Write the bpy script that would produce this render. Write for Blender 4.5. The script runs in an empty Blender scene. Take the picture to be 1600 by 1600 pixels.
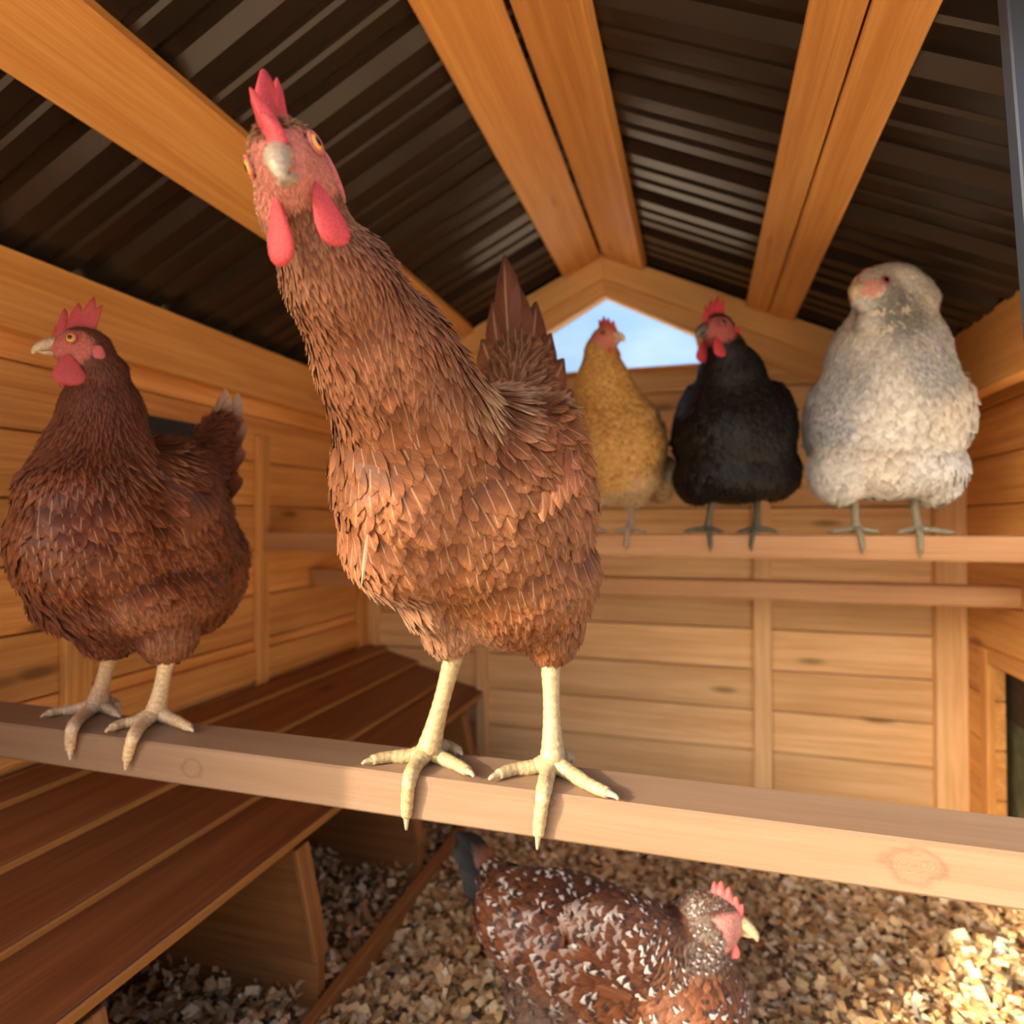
import bpy, bmesh, math, random
import numpy as np
from mathutils import Matrix, Vector

random.seed(7); rng = np.random.default_rng(7)
scene = bpy.context.scene
C = scene.collection

# ------------------------------------------------------------------ camera
H = 0.62                      # height of the lens above the coop floor
FPX = 980.0                   # focal length for a 1600 px frame
YAW, PITCH = math.radians(16.75), math.atan(15 / FPX)
cam_data = bpy.data.cameras.new('camera')
cam = bpy.data.objects.new('camera', cam_data); C.objects.link(cam)
cam.location = (0, 0, H); cam.rotation_euler = (math.pi / 2 + PITCH, 0, YAW)
cam_data.sensor_width = 36; cam_data.lens = 36 * FPX / 1600
cam_data.clip_start = 0.02; cam_data.clip_end = 200
cam_data.dof.use_dof = True; cam_data.dof.focus_distance = 0.42; cam_data.dof.aperture_fstop = 5.0
scene.camera = cam

# ------------------------------------------------------------------ sky, sun, exposure
world = bpy.data.worlds.new('sky'); scene.world = world; world.use_nodes = True
wn, wl = world.node_tree.nodes, world.node_tree.links
bg = wn['Background']; bg.inputs['Strength'].default_value = 0.13
sky = wn.new('ShaderNodeTexSky'); sky.sky_type = 'NISHITA'; sky.sun_disc = False
sky.sun_elevation = math.radians(20); sky.sun_rotation = math.radians(225)      # same low sun as the lamp below, behind and left of the lens
sky.air_density = 1.0; sky.dust_density = 10.0; sky.ozone_density = 3.0
tc = wn.new('ShaderNodeTexCoord'); nz = wn.new('ShaderNodeTexNoise'); cr = wn.new('ShaderNodeValToRGB')
nz.inputs['Scale'].default_value = 5.0; nz.inputs['Detail'].default_value = 5; nz.inputs['Roughness'].default_value = 0.55
mp = wn.new('ShaderNodeMapping'); mp.inputs['Scale'].default_value = (1, 1, 2.6)
wl.new(tc.outputs['Generated'], mp.inputs['Vector']); wl.new(mp.outputs['Vector'], nz.inputs['Vector'])
cr.color_ramp.elements[0].position = 0.50; cr.color_ramp.elements[0].color = (1, 1, 1, 1)
cr.color_ramp.elements[1].position = 0.80; cr.color_ramp.elements[1].color = (1.5, 1.25, 1.1, 1)
wl.new(nz.outputs['Fac'], cr.inputs['Fac'])
cm = wn.new('ShaderNodeMix'); cm.data_type = 'RGBA'; cm.blend_type = 'MULTIPLY'; cm.inputs[0].default_value = 1.0
wl.new(sky.outputs[0], cm.inputs[6]); wl.new(cr.outputs['Color'], cm.inputs[7]); wl.new(cm.outputs[2], bg.inputs['Color'])

SUN_AZ, SUN_EL = math.radians(45), math.radians(20)
sd = bpy.data.lights.new('sun', 'SUN'); sd.energy = 1.35; sd.angle = math.radians(0.8); sd.color = (1.0, 0.85, 0.66)
sun = bpy.data.objects.new('sun', sd); C.objects.link(sun)
sdir = Vector((math.sin(SUN_AZ) * math.cos(SUN_EL), math.cos(SUN_AZ) * math.cos(SUN_EL), -math.sin(SUN_EL)))
sun.rotation_euler = sdir.to_track_quat('-Z', 'Y').to_euler(); sun.location = (-3, -6, 4)
vs = scene.view_settings
vs.view_transform = 'Standard'; vs.look = 'None'; vs.exposure = 2.15; vs.gamma = 1.0; vs.use_curve_mapping = False

# ------------------------------------------------------------------ projection helpers (where a point of the place stands)
_c, _s = math.cos(YAW), math.sin(YAW)
RT = np.array([_c, _s, 0.0]); _f0 = np.array([-_s, _c, 0.0]); ZZ = np.array([0, 0, 1.0])
FW = _f0 * math.cos(PITCH) + ZZ * math.sin(PITCH); UP = ZZ * math.cos(PITCH) - _f0 * math.sin(PITCH)
CAM = np.array([0, 0, H])
def ray(x, y): return RT * (x - 800) / FPX + UP * (800 - y) / FPX + FW
def P(x, y, d): return CAM + ray(x, y) * d
def Pz(x, y, z): v = ray(x, y); return CAM + v * ((z - H) / v[2])
def Py(x, y, Y): v = ray(x, y); return CAM + v * (Y / v[1])
def px(n, d): return n * d / FPX
def cdir(a, b, c): v = RT * a + UP * b + FW * c; return v / np.linalg.norm(v)
def nrm(v): v = np.asarray(v, float); return v / max(np.linalg.norm(v), 1e-9)

# ------------------------------------------------------------------ materials
def new_mat(name):
    m = bpy.data.materials.new(name); m.use_nodes = True
    return m, m.node_tree.nodes, m.node_tree.links, m.node_tree.nodes['Principled BSDF']
def node(nt, typ, **kw):
    n = nt.new(typ)
    for k, v in kw.items():
        if k.startswith('i_'): n.inputs[k[2:].replace('_', ' ')].default_value = v
        else: setattr(n, k, v)
    return n
def mth(nt, lk, op, a, b=None, clamp=False):
    n = nt.new('ShaderNodeMath'); n.operation = op; n.use_clamp = clamp
    for i, v in enumerate((a, b)):
        if v is None: continue
        if isinstance(v, (int, float)): n.inputs[i].default_value = v
        else: lk.new(v, n.inputs[i])
    return n.outputs[0]
def mixc(nt, lk, fac, a, b, mode='MIX'):
    n = nt.new('ShaderNodeMix'); n.data_type = 'RGBA'; n.blend_type = mode
    for i, v in ((0, fac), (6, a), (7, b)):
        if isinstance(v, (int, float)): n.inputs[i].default_value = v
        elif isinstance(v, tuple): n.inputs[i].default_value = (*v[:3], 1)
        else: lk.new(v, n.inputs[i])
    return n.outputs[2]
def smooth(nt, lk, v, a, b):
    n = nt.new('ShaderNodeMapRange'); n.interpolation_type = 'SMOOTHSTEP'
    lk.new(v, n.inputs[0]); n.inputs[1].default_value = a; n.inputs[2].default_value = b
    return n.outputs[0]

def wood(name, light, dark, rough=0.5, grain=1.0, knots=0.6, var=0.25, bignots=()):
    """Softwood: long grain along local X, growth bands, small dark knots, each board a little different."""
    m, nt, lk, b = new_mat(name)
    tcn = nt.new('ShaderNodeTexCoord'); oi = nt.new('ShaderNodeObjectInfo')
    off = nt.new('ShaderNodeVectorMath'); off.operation = 'SCALE'
    cmb = node(nt, 'ShaderNodeCombineXYZ'); 
    for i in range(3): cmb.inputs[i].default_value = (7.3, 3.1, 5.7)[i]
    lk.new(cmb.outputs[0], off.inputs[0]); lk.new(oi.outputs['Random'], off.inputs['Scale'])
    add = nt.new('ShaderNodeVectorMath'); add.operation = 'ADD'
    lk.new(tcn.outputs['Object'], add.inputs[0]); lk.new(off.outputs[0], add.inputs[1])
    pos = add.outputs[0]
    def mapped(sx, sy, sz):
        mpn = nt.new('ShaderNodeMapping'); mpn.inputs['Scale'].default_value = (sx, sy, sz); lk.new(pos, mpn.inputs['Vector']); return mpn.outputs[0]
    warp = node(nt, 'ShaderNodeTexNoise', i_Scale=1.0, i_Detail=2.0); lk.new(mapped(3.5, 14, 14), warp.inputs['Vector'])
    bands = node(nt, 'ShaderNodeTexNoise', i_Scale=1.0, i_Detail=5.0, i_Roughness=0.6, i_Distortion=0.6); lk.new(mapped(2.2, 75, 75), bands.inputs['Vector'])
    fine = node(nt, 'ShaderNodeTexNoise', i_Scale=1.0, i_Detail=3.0); lk.new(mapped(14, 520, 520), fine.inputs['Vector'])
    g = mth(nt, lk, 'ADD', mth(nt, lk, 'MULTIPLY', bands.outputs['Fac'], 0.62), mth(nt, lk, 'MULTIPLY', fine.outputs['Fac'], 0.30))
    g = mth(nt, lk, 'ADD', g, mth(nt, lk, 'MULTIPLY', warp.outputs['Fac'], 0.30))
    fac = smooth(nt, lk, g, 0.42, 0.80)
    fac = mth(nt, lk, 'MULTIPLY', fac, grain)
    col = mixc(nt, lk, fac, light, dark)
    if knots > 0:
        vor = node(nt, 'ShaderNodeTexVoronoi', i_Scale=1.0); vor.feature = 'F1'
        lk.new(mapped(3.0, 11.0, 1.0), vor.inputs['Vector'])
        kf = mth(nt, lk, 'SUBTRACT', 1.0, smooth(nt, lk, mth(nt, lk, 'ADD', vor.outputs['Distance'], mth(nt, lk, 'MULTIPLY', mth(nt, lk, 'SUBTRACT', fine.outputs['Fac'], 0.5), 0.06)), 0.04, 0.12))
        col = mixc(nt, lk, mth(nt, lk, 'MULTIPLY', kf, knots), col, tuple(x * 0.28 for x in dark))
    if bignots:
        kn = node(nt, 'ShaderNodeTexNoise', i_Scale=110.0, i_Detail=3.0); lk.new(tcn.outputs['Object'], kn.inputs['Vector'])
    for (kx, ky, kz, r) in bignots:
        sub = nt.new('ShaderNodeVectorMath'); sub.operation = 'SUBTRACT'; lk.new(tcn.outputs['Object'], sub.inputs[0]); sub.inputs[1].default_value = (kx, ky, kz)
        mpn = nt.new('ShaderNodeMapping'); mpn.inputs['Scale'].default_value = (0.70, 0.3, 1.0); lk.new(sub.outputs[0], mpn.inputs['Vector'])
        ln = nt.new('ShaderNodeVectorMath'); ln.operation = 'LENGTH'; lk.new(mpn.outputs[0], ln.inputs[0])
        wob = mth(nt, lk, 'ADD', ln.outputs['Value'], mth(nt, lk, 'MULTIPLY', mth(nt, lk, 'SUBTRACT', kn.outputs['Fac'], 0.5), r * 1.3))
        rings = mth(nt, lk, 'SINE', mth(nt, lk, 'MULTIPLY', wob, 6.283 * 5.0 / r))
        inside = mth(nt, lk, 'SUBTRACT', 1.0, smooth(nt, lk, wob, r * 0.85, r * 1.05))
        col = mixc(nt, lk, mth(nt, lk, 'MULTIPLY', inside, 0.35), col, mixc(nt, lk, smooth(nt, lk, rings, -0.6, 0.9), tuple(x * 0.95 for x in light), tuple(x * 0.8 for x in dark)))
        rim = mth(nt, lk, 'SUBTRACT', 1.0, smooth(nt, lk, mth(nt, lk, 'ABSOLUTE', mth(nt, lk, 'SUBTRACT', wob, r * 1.25)), 0.0, r * 0.45))
        col = mixc(nt, lk, mth(nt, lk, 'MULTIPLY', rim, 0.34), col, tuple(x * 0.42 for x in dark))
    hsv = nt.new('ShaderNodeHueSaturation'); lk.new(col, hsv.inputs['Color'])
    lk.new(mth(nt, lk, 'ADD', 1.0 - var / 2, mth(nt, lk, 'MULTIPLY', oi.outputs['Random'], var)), hsv.inputs['Value'])
    lk.new(hsv.outputs[0], b.inputs['Base Color'])
    b.inputs['Roughness'].default_value = rough; b.inputs['Specular IOR Level'].default_value = 0.35
    bmp = node(nt, 'ShaderNodeBump', i_Strength=0.25, i_Distance=0.0006); lk.new(g, bmp.inputs['Height']); lk.new(bmp.outputs[0], b.inputs['Normal'])
    return m

M = {}
M['wall'] = wood('cedar_wall', (0.88, 0.455, 0.135), (0.60, 0.245, 0.060), knots=0.75, var=0.3)
M['beam'] = wood('cedar_beam', (0.80, 0.41, 0.12), (0.62, 0.265, 0.062), knots=0.7, var=0.14)
M['wallback'] = wood('pale_back_boards', (0.92, 0.62, 0.315), (0.66, 0.37, 0.14), knots=0.75, var=0.3)
M['gable'] = wood('pale_gable', (0.80, 0.50, 0.20), (0.64, 0.35, 0.12), knots=0.5, var=0.14)
M['nest'] = wood('red_stained_boards', (0.27, 0.09, 0.027), (0.16, 0.048, 0.0145), rough=0.42, knots=0.7, var=0.22)
M['nestraw'] = wood('nest_side_wood', (0.40, 0.17, 0.05), (0.24, 0.09, 0.025), knots=0.6)
M['neststrip_lit'] = wood('lit_plank_edges', (0.52, 0.24, 0.06), (0.38, 0.16, 0.04), knots=0.0, var=0.1)  # lighter than the lid planks, painting in the door light their edges catch
M['perch'] = wood('perch_pine', (0.30, 0.195, 0.122), (0.222, 0.128, 0.069), rough=0.45, knots=0.0, grain=0.75, var=0.0,
                  bignots=((0.281, -0.028, 0.001, 0.0085), (0.046, -0.028, 0.011, 0.0040), (-0.270, -0.028, -0.001, 0.0058)))
M['perch2'] = wood('perch_cedar', (0.58, 0.32, 0.15), (0.43, 0.205, 0.082), rough=0.45, knots=0.5, var=0.1)

def plain(name, col, rough=0.5, metal=0.0, spec=0.5, sss=0.0, bump=0.0, bscale=400, cvar=0.0):
    m, nt, lk, b = new_mat(name)
    b.inputs['Base Color'].default_value = (*col, 1); b.inputs['Roughness'].default_value = rough
    b.inputs['Metallic'].default_value = metal; b.inputs['Specular IOR Level'].default_value = spec
    if sss: b.inputs['Subsurface Weight'].default_value = sss; b.inputs['Subsurface Radius'].default_value = (0.006, 0.002, 0.0015); b.inputs['Subsurface Scale'].default_value = 1.0
    if bump or cvar:
        t = nt.new('ShaderNodeTexCoord'); n = node(nt, 'ShaderNodeTexNoise', i_Scale=bscale, i_Detail=3.0); lk.new(t.outputs['Object'], n.inputs['Vector'])
        if bump: bm = node(nt, 'ShaderNodeBump', i_Strength=bump, i_Distance=0.001); lk.new(n.outputs['Fac'], bm.inputs['Height']); lk.new(bm.outputs[0], b.inputs['Normal'])
        if cvar: lk.new(mixc(nt, lk, smooth(nt, lk, n.outputs['Fac'], 0.3, 0.7), tuple(x * (1 - cvar) for x in col), tuple(min(1, x * (1 + cvar)) for x in col)), b.inputs['Base Color'])
    return m
M['metal'] = plain('brown_sheet_metal', (0.043, 0.031, 0.022), 0.28, 0.55, 0.5, bump=0.12, bscale=14)
M['strut'] = plain('blue_grey_metal', (0.05, 0.065, 0.09), 0.5, 0.2)
M['plate'] = plain('black_plastic', (0.018, 0.02, 0.028), 0.45, cvar=0.2, bscale=60)
M['dark'] = plain('dark_board', (0.03, 0.024, 0.016), 0.7, cvar=0.3, bscale=60)
M['backdrop'] = plain('dull_green_backdrop', (0.16, 0.15, 0.07), 0.7, cvar=0.3, bscale=40)
M['ground'] = plain('dry_ground', (0.78, 0.62, 0.42), 0.95, cvar=0.25, bscale=6)  # unseen yard, coloured pale so it bounces warm light into the coop
M['floor'] = plain('litter_bed', (0.25, 0.15, 0.075), 0.95, bump=0.5, bscale=120, cvar=0.4)

def attr_mat(name, rough=0.6, spec=0.3, sss=0.0, bump=0.0, bscale=500, wrinkle=0.0):
    m, nt, lk, b = new_mat(name)
    a = node(nt, 'ShaderNodeAttribute', attribute_name='col')
    t = nt.new('ShaderNodeTexCoord'); n = node(nt, 'ShaderNodeTexNoise', i_Scale=bscale, i_Detail=4.0); lk.new(t.outputs['Object'], n.inputs['Vector'])
    c = mixc(nt, lk, 0.5, a.outputs['Color'], mixc(nt, lk, smooth(nt, lk, n.outputs['Fac'], 0.3, 0.7), (0.55, 0.5, 0.5), (1.25, 1.25, 1.25)), 'MULTIPLY')
    lk.new(c, b.inputs['Base Color'])
    b.inputs['Roughness'].default_value = rough; b.inputs['Specular IOR Level'].default_value = spec
    if sss: b.inputs['Subsurface Weight'].default_value = sss; b.inputs['Subsurface Radius'].default_value = (0.006, 0.002, 0.0015); b.inputs['Subsurface Scale'].default_value = 1.0
    if bump: bm = node(nt, 'ShaderNodeBump', i_Strength=bump, i_Distance=0.0012); lk.new(n.outputs['Fac'], bm.inputs['Height']); lk.new(bm.outputs[0], b.inputs['Normal'])
    return m
M['skin'] = attr_mat('skin_and_down', 0.6, 0.3, bump=0.8, bscale=420)
M['comb'] = attr_mat('comb_flesh', 0.5, 0.35, sss=0.25, bump=0.6, bscale=900)
M['horn'] = attr_mat('horn', 0.35, 0.45)
M['eye'] = attr_mat('eye', 0.08, 0.6)
M['scale'] = attr_mat('leg_scales', 0.42, 0.4, bump=0.5, bscale=350)
M['shaving'] = attr_mat('wood_shavings', 0.8, 0.2)
for nn in M['eye'].node_tree.nodes:
    if nn.type == 'MIX' and nn.blend_type == 'MULTIPLY': nn.inputs[0].default_value = 0.0

def feather_mat(name, rough=0.48, rach=0.55, banded=False, sheen=0.04):
    m, nt, lk, b = new_mat(name)
    fc = node(nt, 'ShaderNodeAttribute', attribute_name='fc'); ft = node(nt, 'ShaderNodeAttribute', attribute_name='ft'); fu = node(nt, 'ShaderNodeAttribute', attribute_name='fuv')
    sx = nt.new('ShaderNodeSeparateXYZ'); lk.new(fu.outputs['Vector'], sx.inputs[0])
    au = mth(nt, lk, 'ABSOLUTE', sx.outputs[0]); v = sx.outputs[1]
    cb = nt.new('ShaderNodeCombineXYZ')
    lk.new(mth(nt, lk, 'MULTIPLY', sx.outputs[0], 1.2), cb.inputs[0])
    lk.new(mth(nt, lk, 'MULTIPLY', mth(nt, lk, 'SUBTRACT', v, mth(nt, lk, 'MULTIPLY', au, 0.35)), 26.0), cb.inputs[1])
    lk.new(mth(nt, lk, 'MULTIPLY', sx.outputs[2], 37.0), cb.inputs[2])
    n = node(nt, 'ShaderNodeTexNoise', i_Scale=1.0, i_Detail=3.0); lk.new(cb.outputs[0], n.inputs['Vector'])
    c = mixc(nt, lk, mth(nt, lk, 'SUBTRACT', 1.0, smooth(nt, lk, v, 0.25, 0.75)), fc.outputs['Color'], mixc(nt, lk, 1.0, fc.outputs['Color'], (0.62, 0.58, 0.55), 'MULTIPLY'))  # base of each feather darkened, painting in the shade between overlapping feathers
    if banded:
        bandm = mth(nt, lk, 'MULTIPLY', smooth(nt, lk, v, 0.50, 0.58), mth(nt, lk, 'GREATER_THAN', sx.outputs[2], 0.55))
        c = mixc(nt, lk, mth(nt, lk, 'MULTIPLY', bandm, 0.8), c, (0.016, 0.014, 0.016))
    wv = mth(nt, lk, 'ADD', v, mth(nt, lk, 'MULTIPLY', mth(nt, lk, 'SUBTRACT', n.outputs['Fac'], 0.5), 0.1))
    c = mixc(nt, lk, smooth(nt, lk, wv, 0.74, 0.84) if banded else smooth(nt, lk, wv, 0.55, 1.0), c, ft.outputs['Color'])
    c = mixc(nt, lk, 0.8, c, mixc(nt, lk, smooth(nt, lk, n.outputs['Fac'], 0.25, 0.75), (0.66, 0.62, 0.6), (1.22, 1.22, 1.22)), 'MULTIPLY')
    rm = mth(nt, lk, 'MULTIPLY', mth(nt, lk, 'SUBTRACT', 1.0, smooth(nt, lk, au, 0.02, 0.10)), mth(nt, lk, 'SUBTRACT', 1.0, smooth(nt, lk, v, 0.80, 0.98)))
    light = mixc(nt, lk, 0.35, c, (0.9, 0.66, 0.42)); 
    c = mixc(nt, lk, mth(nt, lk, 'MULTIPLY', rm, rach), c, light)
    lk.new(c, b.inputs['Base Color'])
    b.inputs['Roughness'].default_value = rough; b.inputs['Specular IOR Level'].default_value = 0.28
    b.inputs['Sheen Weight'].default_value = sheen; b.inputs['Sheen Roughness'].default_value = 0.5
    bm = node(nt, 'ShaderNodeBump', i_Strength=0.35, i_Distance=0.0006); lk.new(n.outputs['Fac'], bm.inputs['Height']); lk.new(bm.outputs[0], b.inputs['Normal'])
    return m
M['f_brown'] = feather_mat('brown_feathers', 0.42, 0.65)
M['f_soft'] = feather_mat('soft_feathers', 0.6, 0.15)
M['f_black'] = feather_mat('black_feathers', 0.45, 0.05, sheen=0.0)
M['f_speck'] = feather_mat('speckled_feathers', 0.5, 0.2, banded=True)

# ------------------------------------------------------------------ mesh helpers
def prop(o, label=None, cat=None, group=None, kind=None):
    for k, v in (('label', label), ('category', cat), ('group', group), ('kind', kind)):
        if v: o[k] = v
    return o
def link(name, me, parent=None, loc=None):
    o = bpy.data.objects.new(name, me); C.objects.link(o)
    if parent is not None: o.parent = parent
    if loc is not None: o.location = loc
    return o
def empty(name, loc=(0, 0, 0)):
    o = bpy.data.objects.new(name, None); o.empty_display_size = 0.03; C.objects.link(o); o.location = loc; return o
def mesh(name, V, F, mat, smooth_=True, cols=None):
    """V (n,3), F (m,k) int array with one k, or a list of tuples."""
    me = bpy.data.meshes.new(name)
    V = np.asarray(V, np.float32)
    if isinstance(F, np.ndarray):
        k = F.shape[1]
        me.vertices.add(len(V)); me.vertices.foreach_set('co', V.ravel())
        me.loops.add(F.size); me.loops.foreach_set('vertex_index', F.ravel().astype(np.int32))
        me.polygons.add(len(F)); me.polygons.foreach_set('loop_start', np.arange(0, F.size, k, dtype=np.int32))
        me.update(calc_edges=True)
    else:
        me.from_pydata(V.tolist(), [], F); me.update()
    if smooth_: me.polygons.foreach_set('use_smooth', np.ones(len(me.polygons), bool))
    if cols:
        for nm, (typ, arr) in cols.items():
            a = me.attributes.new(nm, typ, 'POINT')
            arr = np.asarray(arr, np.float32)
            if typ == 'FLOAT_COLOR':
                if arr.ndim == 1: arr = np.tile(arr, (len(V), 1))
                if arr.shape[1] == 3: arr = np.concatenate([arr, np.ones((len(arr), 1), np.float32)], 1)
                a.data.foreach_set('color', np.ascontiguousarray(arr).ravel())
            else: a.data.foreach_set('vector', np.ascontiguousarray(arr).ravel())
    me.materials.append(M[mat] if isinstance(mat, str) else mat)
    return me
def box_mesh(name, lx, ly, lz, mat, bev=0.0012):
    bm = bmesh.new(); bmesh.ops.create_cube(bm, size=1.0)
    bmesh.ops.scale(bm, vec=(lx, ly, lz), verts=bm.verts)
    if bev: bmesh.ops.bevel(bm, geom=list(bm.edges), offset=bev, segments=1, affect='EDGES')
    me = bpy.data.meshes.new(name); bm.to_mesh(me); bm.free(); me.materials.append(M[mat]); return me
def board(name, p0, p1, wdir, w, t, mat, parent=None, bev=0.0012):
    """A plank from p0 to p1 (centre line), width w along wdir, thickness t; the grain runs along it."""
    p0, p1 = Vector(p0), Vector(p1); x = (p1 - p0); L = x.length; x.normalize()
    y = Vector(wdir); y = (y - x * y.dot(x)).normalized(); z = x.cross(y)
    o = link(name, box_mesh(name, L, w, t, mat, bev))
    Mx = Matrix(((x.x, y.x, z.x, 0), (x.y, y.y, z.y, 0), (x.z, y.z, z.z, 0), (0, 0, 0, 1)))
    Mx.translation = (p0 + p1) / 2
    if parent is not None:
        o.parent = parent; o.matrix_parent_inverse = Matrix.Identity(4); o.matrix_basis = Matrix.Translation(-parent.location) @ Mx
    else: o.matrix_world = Mx
    return o
def prism(name, poly, depth_vec, mat, parent=None, bev=0.001):
    """Polygon (list of 3D points) pushed along depth_vec. Local X follows the longest edge so the grain does too."""
    pts = [Vector(p) for p in poly]; dv = Vector(depth_vec)
    n = len(pts); k = max(range(n), key=lambda i: (pts[(i + 1) % n] - pts[i]).length)
    x = (pts[(k + 1) % n] - pts[k]).normalized(); z = dv.normalized(); y = z.cross(x).normalized(); z = x.cross(y)
    o0 = sum(pts, Vector()) / n
    Mx = Matrix(((x.x, y.x, z.x, o0.x), (x.y, y.y, z.y, o0.y), (x.z, y.z, z.z, o0.z), (0, 0, 0, 1))); Mi = Mx.inverted()
    bm = bmesh.new()
    a = [bm.verts.new(Mi @ p) for p in pts]; b = [bm.verts.new(Mi @ (p + dv)) for p in pts]
    bm.faces.new(a); bm.faces.new(b[::-1])
    for i in range(n): bm.faces.new((a[i], b[i], b[(i + 1) % n], a[(i + 1) % n]))
    bmesh.ops.recalc_face_normals(bm, faces=bm.faces)
    if bev: bmesh.ops.bevel(bm, geom=list(bm.edges), offset=bev, segments=1, affect='EDGES')
    me = bpy.data.meshes.new(name); bm.to_mesh(me); bm.free(); me.materials.append(M[mat])
    o = link(name, me)
    if parent is not None: o.parent = parent; o.matrix_basis = Matrix.Translation(-parent.location) @ Mx
    else: o.matrix_world = Mx
    return o
def tube(path, rad, seg=12, flat=1.0, upv=(0, 0, 1), cap=True):
    """Lofted tube along a path, radius per point; flat scales the radius along the up side."""
    Pn = np.asarray(path, float); n = len(Pn); rad = np.broadcast_to(np.asarray(rad, float), (n,))
    T = np.gradient(Pn, axis=0); T /= np.maximum(np.linalg.norm(T, axis=1, keepdims=True), 1e-9)
    upv = nrm(upv); V = []; prev = None
    for i in range(n):
        ref = upv if prev is None else prev
        bvec = ref - T[i] * (ref @ T[i])
        if np.linalg.norm(bvec) < 1e-4: bvec = np.cross(T[i], [1, 0.2, 0.1])
        bvec = nrm(bvec); prev = bvec; a = np.cross(T[i], bvec)
        ang = np.linspace(0, 2 * math.pi, seg, endpoint=False)
        V.append(Pn[i] + rad[i] * (np.cos(ang)[:, None] * a + flat * np.sin(ang)[:, None] * bvec))
    V = np.concatenate(V); F = []
    for i in range(n - 1):
        for j in range(seg):
            F.append((i * seg + j, i * seg + (j + 1) % seg, (i + 1) * seg + (j + 1) % seg, (i + 1) * seg + j))
    if cap: F.append(tuple(range(seg - 1, -1, -1))); F.append(tuple((n - 1) * seg + j for j in range(seg)))
    return V, F
def curve_pts(ctrl, n):
    """Catmull-Rom through the control points."""
    ctrl = np.asarray(ctrl, float); m = len(ctrl)
    e = np.concatenate([[2 * ctrl[0] - ctrl[1]], ctrl, [2 * ctrl[-1] - ctrl[-2]]])
    out = []
    for u in np.linspace(0, m - 1 - 1e-9, n):
        i = int(u); t = u - i; p0, p1, p2, p3 = e[i:i + 4]
        out.append(0.5 * ((2 * p1) + (-p0 + p2) * t + (2 * p0 - 5 * p1 + 4 * p2 - p3) * t * t + (-p0 + 3 * p1 - 3 * p2 + p3) * t ** 3))
    return np.array(out)

# ================================================================== THE COOP
XL, XR, YB, YF = -0.775, 0.463, 1.35, -0.08
XRIDGE, ZRIDGE, SL = -0.2, 0.564 + H, 0.47      # underside of the purlins at the ridge, roof slope
def roofz(x): return ZRIDGE - SL * abs(x - XRIDGE)
def st(o): o['kind'] = 'structure'; return o

# floor and outside ground
def grid_mesh(name, x0, x1, y0, y1, nx, ny, fz, mat):
    xs, ys = np.meshgrid(np.linspace(x0, x1, nx), np.linspace(y0, y1, ny), indexing='ij')
    V = np.stack([xs.ravel(), ys.ravel(), fz(xs, ys).ravel()], 1); i = np.arange(nx * ny).reshape(nx, ny)
    F = np.stack([i[:-1, :-1], i[1:, :-1], i[1:, 1:], i[:-1, 1:]], -1).reshape(-1, 4)
    return mesh(name, V, F, mat)
def litter_z(x, y): return 0.012 + 0.010 * np.sin(x * 13 + 1) * np.cos(y * 11) + 0.006 * np.sin(x * 31 + y * 23)
st(link('floor', grid_mesh('floor', XL, XR, YF, YB, 70, 80, litter_z, 'floor')))
st(link('ground_outside', grid_mesh('ground_outside', -14, 14, -22, YF - 0.02, 4, 4, lambda x, y: -0.12 + 0 * x, 'ground')))
st(link('ground_outside', grid_mesh('ground_outside', XR + .05, 14, YF - .02, YB + .05, 4, 4, lambda x, y: -0.12 + 0 * x, 'ground')))
st(link('ground_outside', grid_mesh('ground_outside', -14, 14, YB + 0.05, 22, 4, 4, lambda x, y: -0.12 + 0 * x, 'ground')))

# left wall: backing, lap boards, battens, top plate
BH = 0.081
wl_ = st(link('wall_left', box_mesh('wall_left', 0.012, YB - YF, 0.90, 'wall', 0), loc=(XL - 0.022, (YB + YF) / 2 + .022, 0.44)))
z = 0.0
while z < roofz(XL) - 0.02:
    z1 = min(z + BH, roofz(XL) + 0.008)
    board('board', (XL - 0.007 + random.uniform(-.001, .001), YF + .022, (z + z1) / 2), (XL - 0.007, YB, (z + z1) / 2), (0, 0, 1), z1 - z - 0.0022, 0.016, 'wall', wl_)
    z += BH
for yb, w in ((0.612, 0.036), (0.966, 0.030), (1.325, 0.05), (0.20, 0.036)):
    board('batten', (XL + 0.007, yb, 0.30), (XL + 0.007, yb, 0.845 - 0.07 if yb < 1.3 else 0.845), (0, 1, 0), w, 0.012, 'wall', wl_)
board('bottom_rail', (XL + 0.006, YF, 0.362), (XL + 0.006, YB, 0.362), (0, 0, 1), 0.05, 0.011, 'wall', wl_)
board('top_plate', (XL + 0.014, YF + .022, 0.310 + H - 0.045), (XL + 0.014, YB, 0.310 + H - 0.045), (0, 0, 1), 0.09, 0.026, 'beam', wl_)

# right wall: boarded at the back corner, with a pop hole; its unseen front stretch is left open to let daylight in
YD = 1.06
wr_ = st(link('wall_right', box_mesh('wall_right', 0.012, YB - YD + .02, 0.47, 'wall', 0), loc=(XR + 0.024, (YB + YD) / 2 + .01, 0.385 + 0.245)))
z = 0.0
while z < roofz(XR) - 0.02:
    lo = z < 0.385 - 0.01
    z1 = min(z + BH, roofz(XR) + 0.008)
    board('board', (XR + 0.007, 1.222 if lo else YD, (z + z1) / 2), (XR + 0.007, YB + .016, (z + z1) / 2), (0, 0, 1), z1 - z - 0.0022, 0.016, 'wall', wr_)
    z += BH
board('opening_post', (XR + 0.006, YD, 0.0), (XR + 0.006, YD, 0.86), (0, 1, 0), 0.05, 0.03, 'wall', wr_)
board('hole_frame', (XR - 0.006, 1.236, 0), (XR - 0.006, 1.236, 0.41), (0, 1, 0), 0.028, 0.012, 'wall', wr_)
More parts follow.
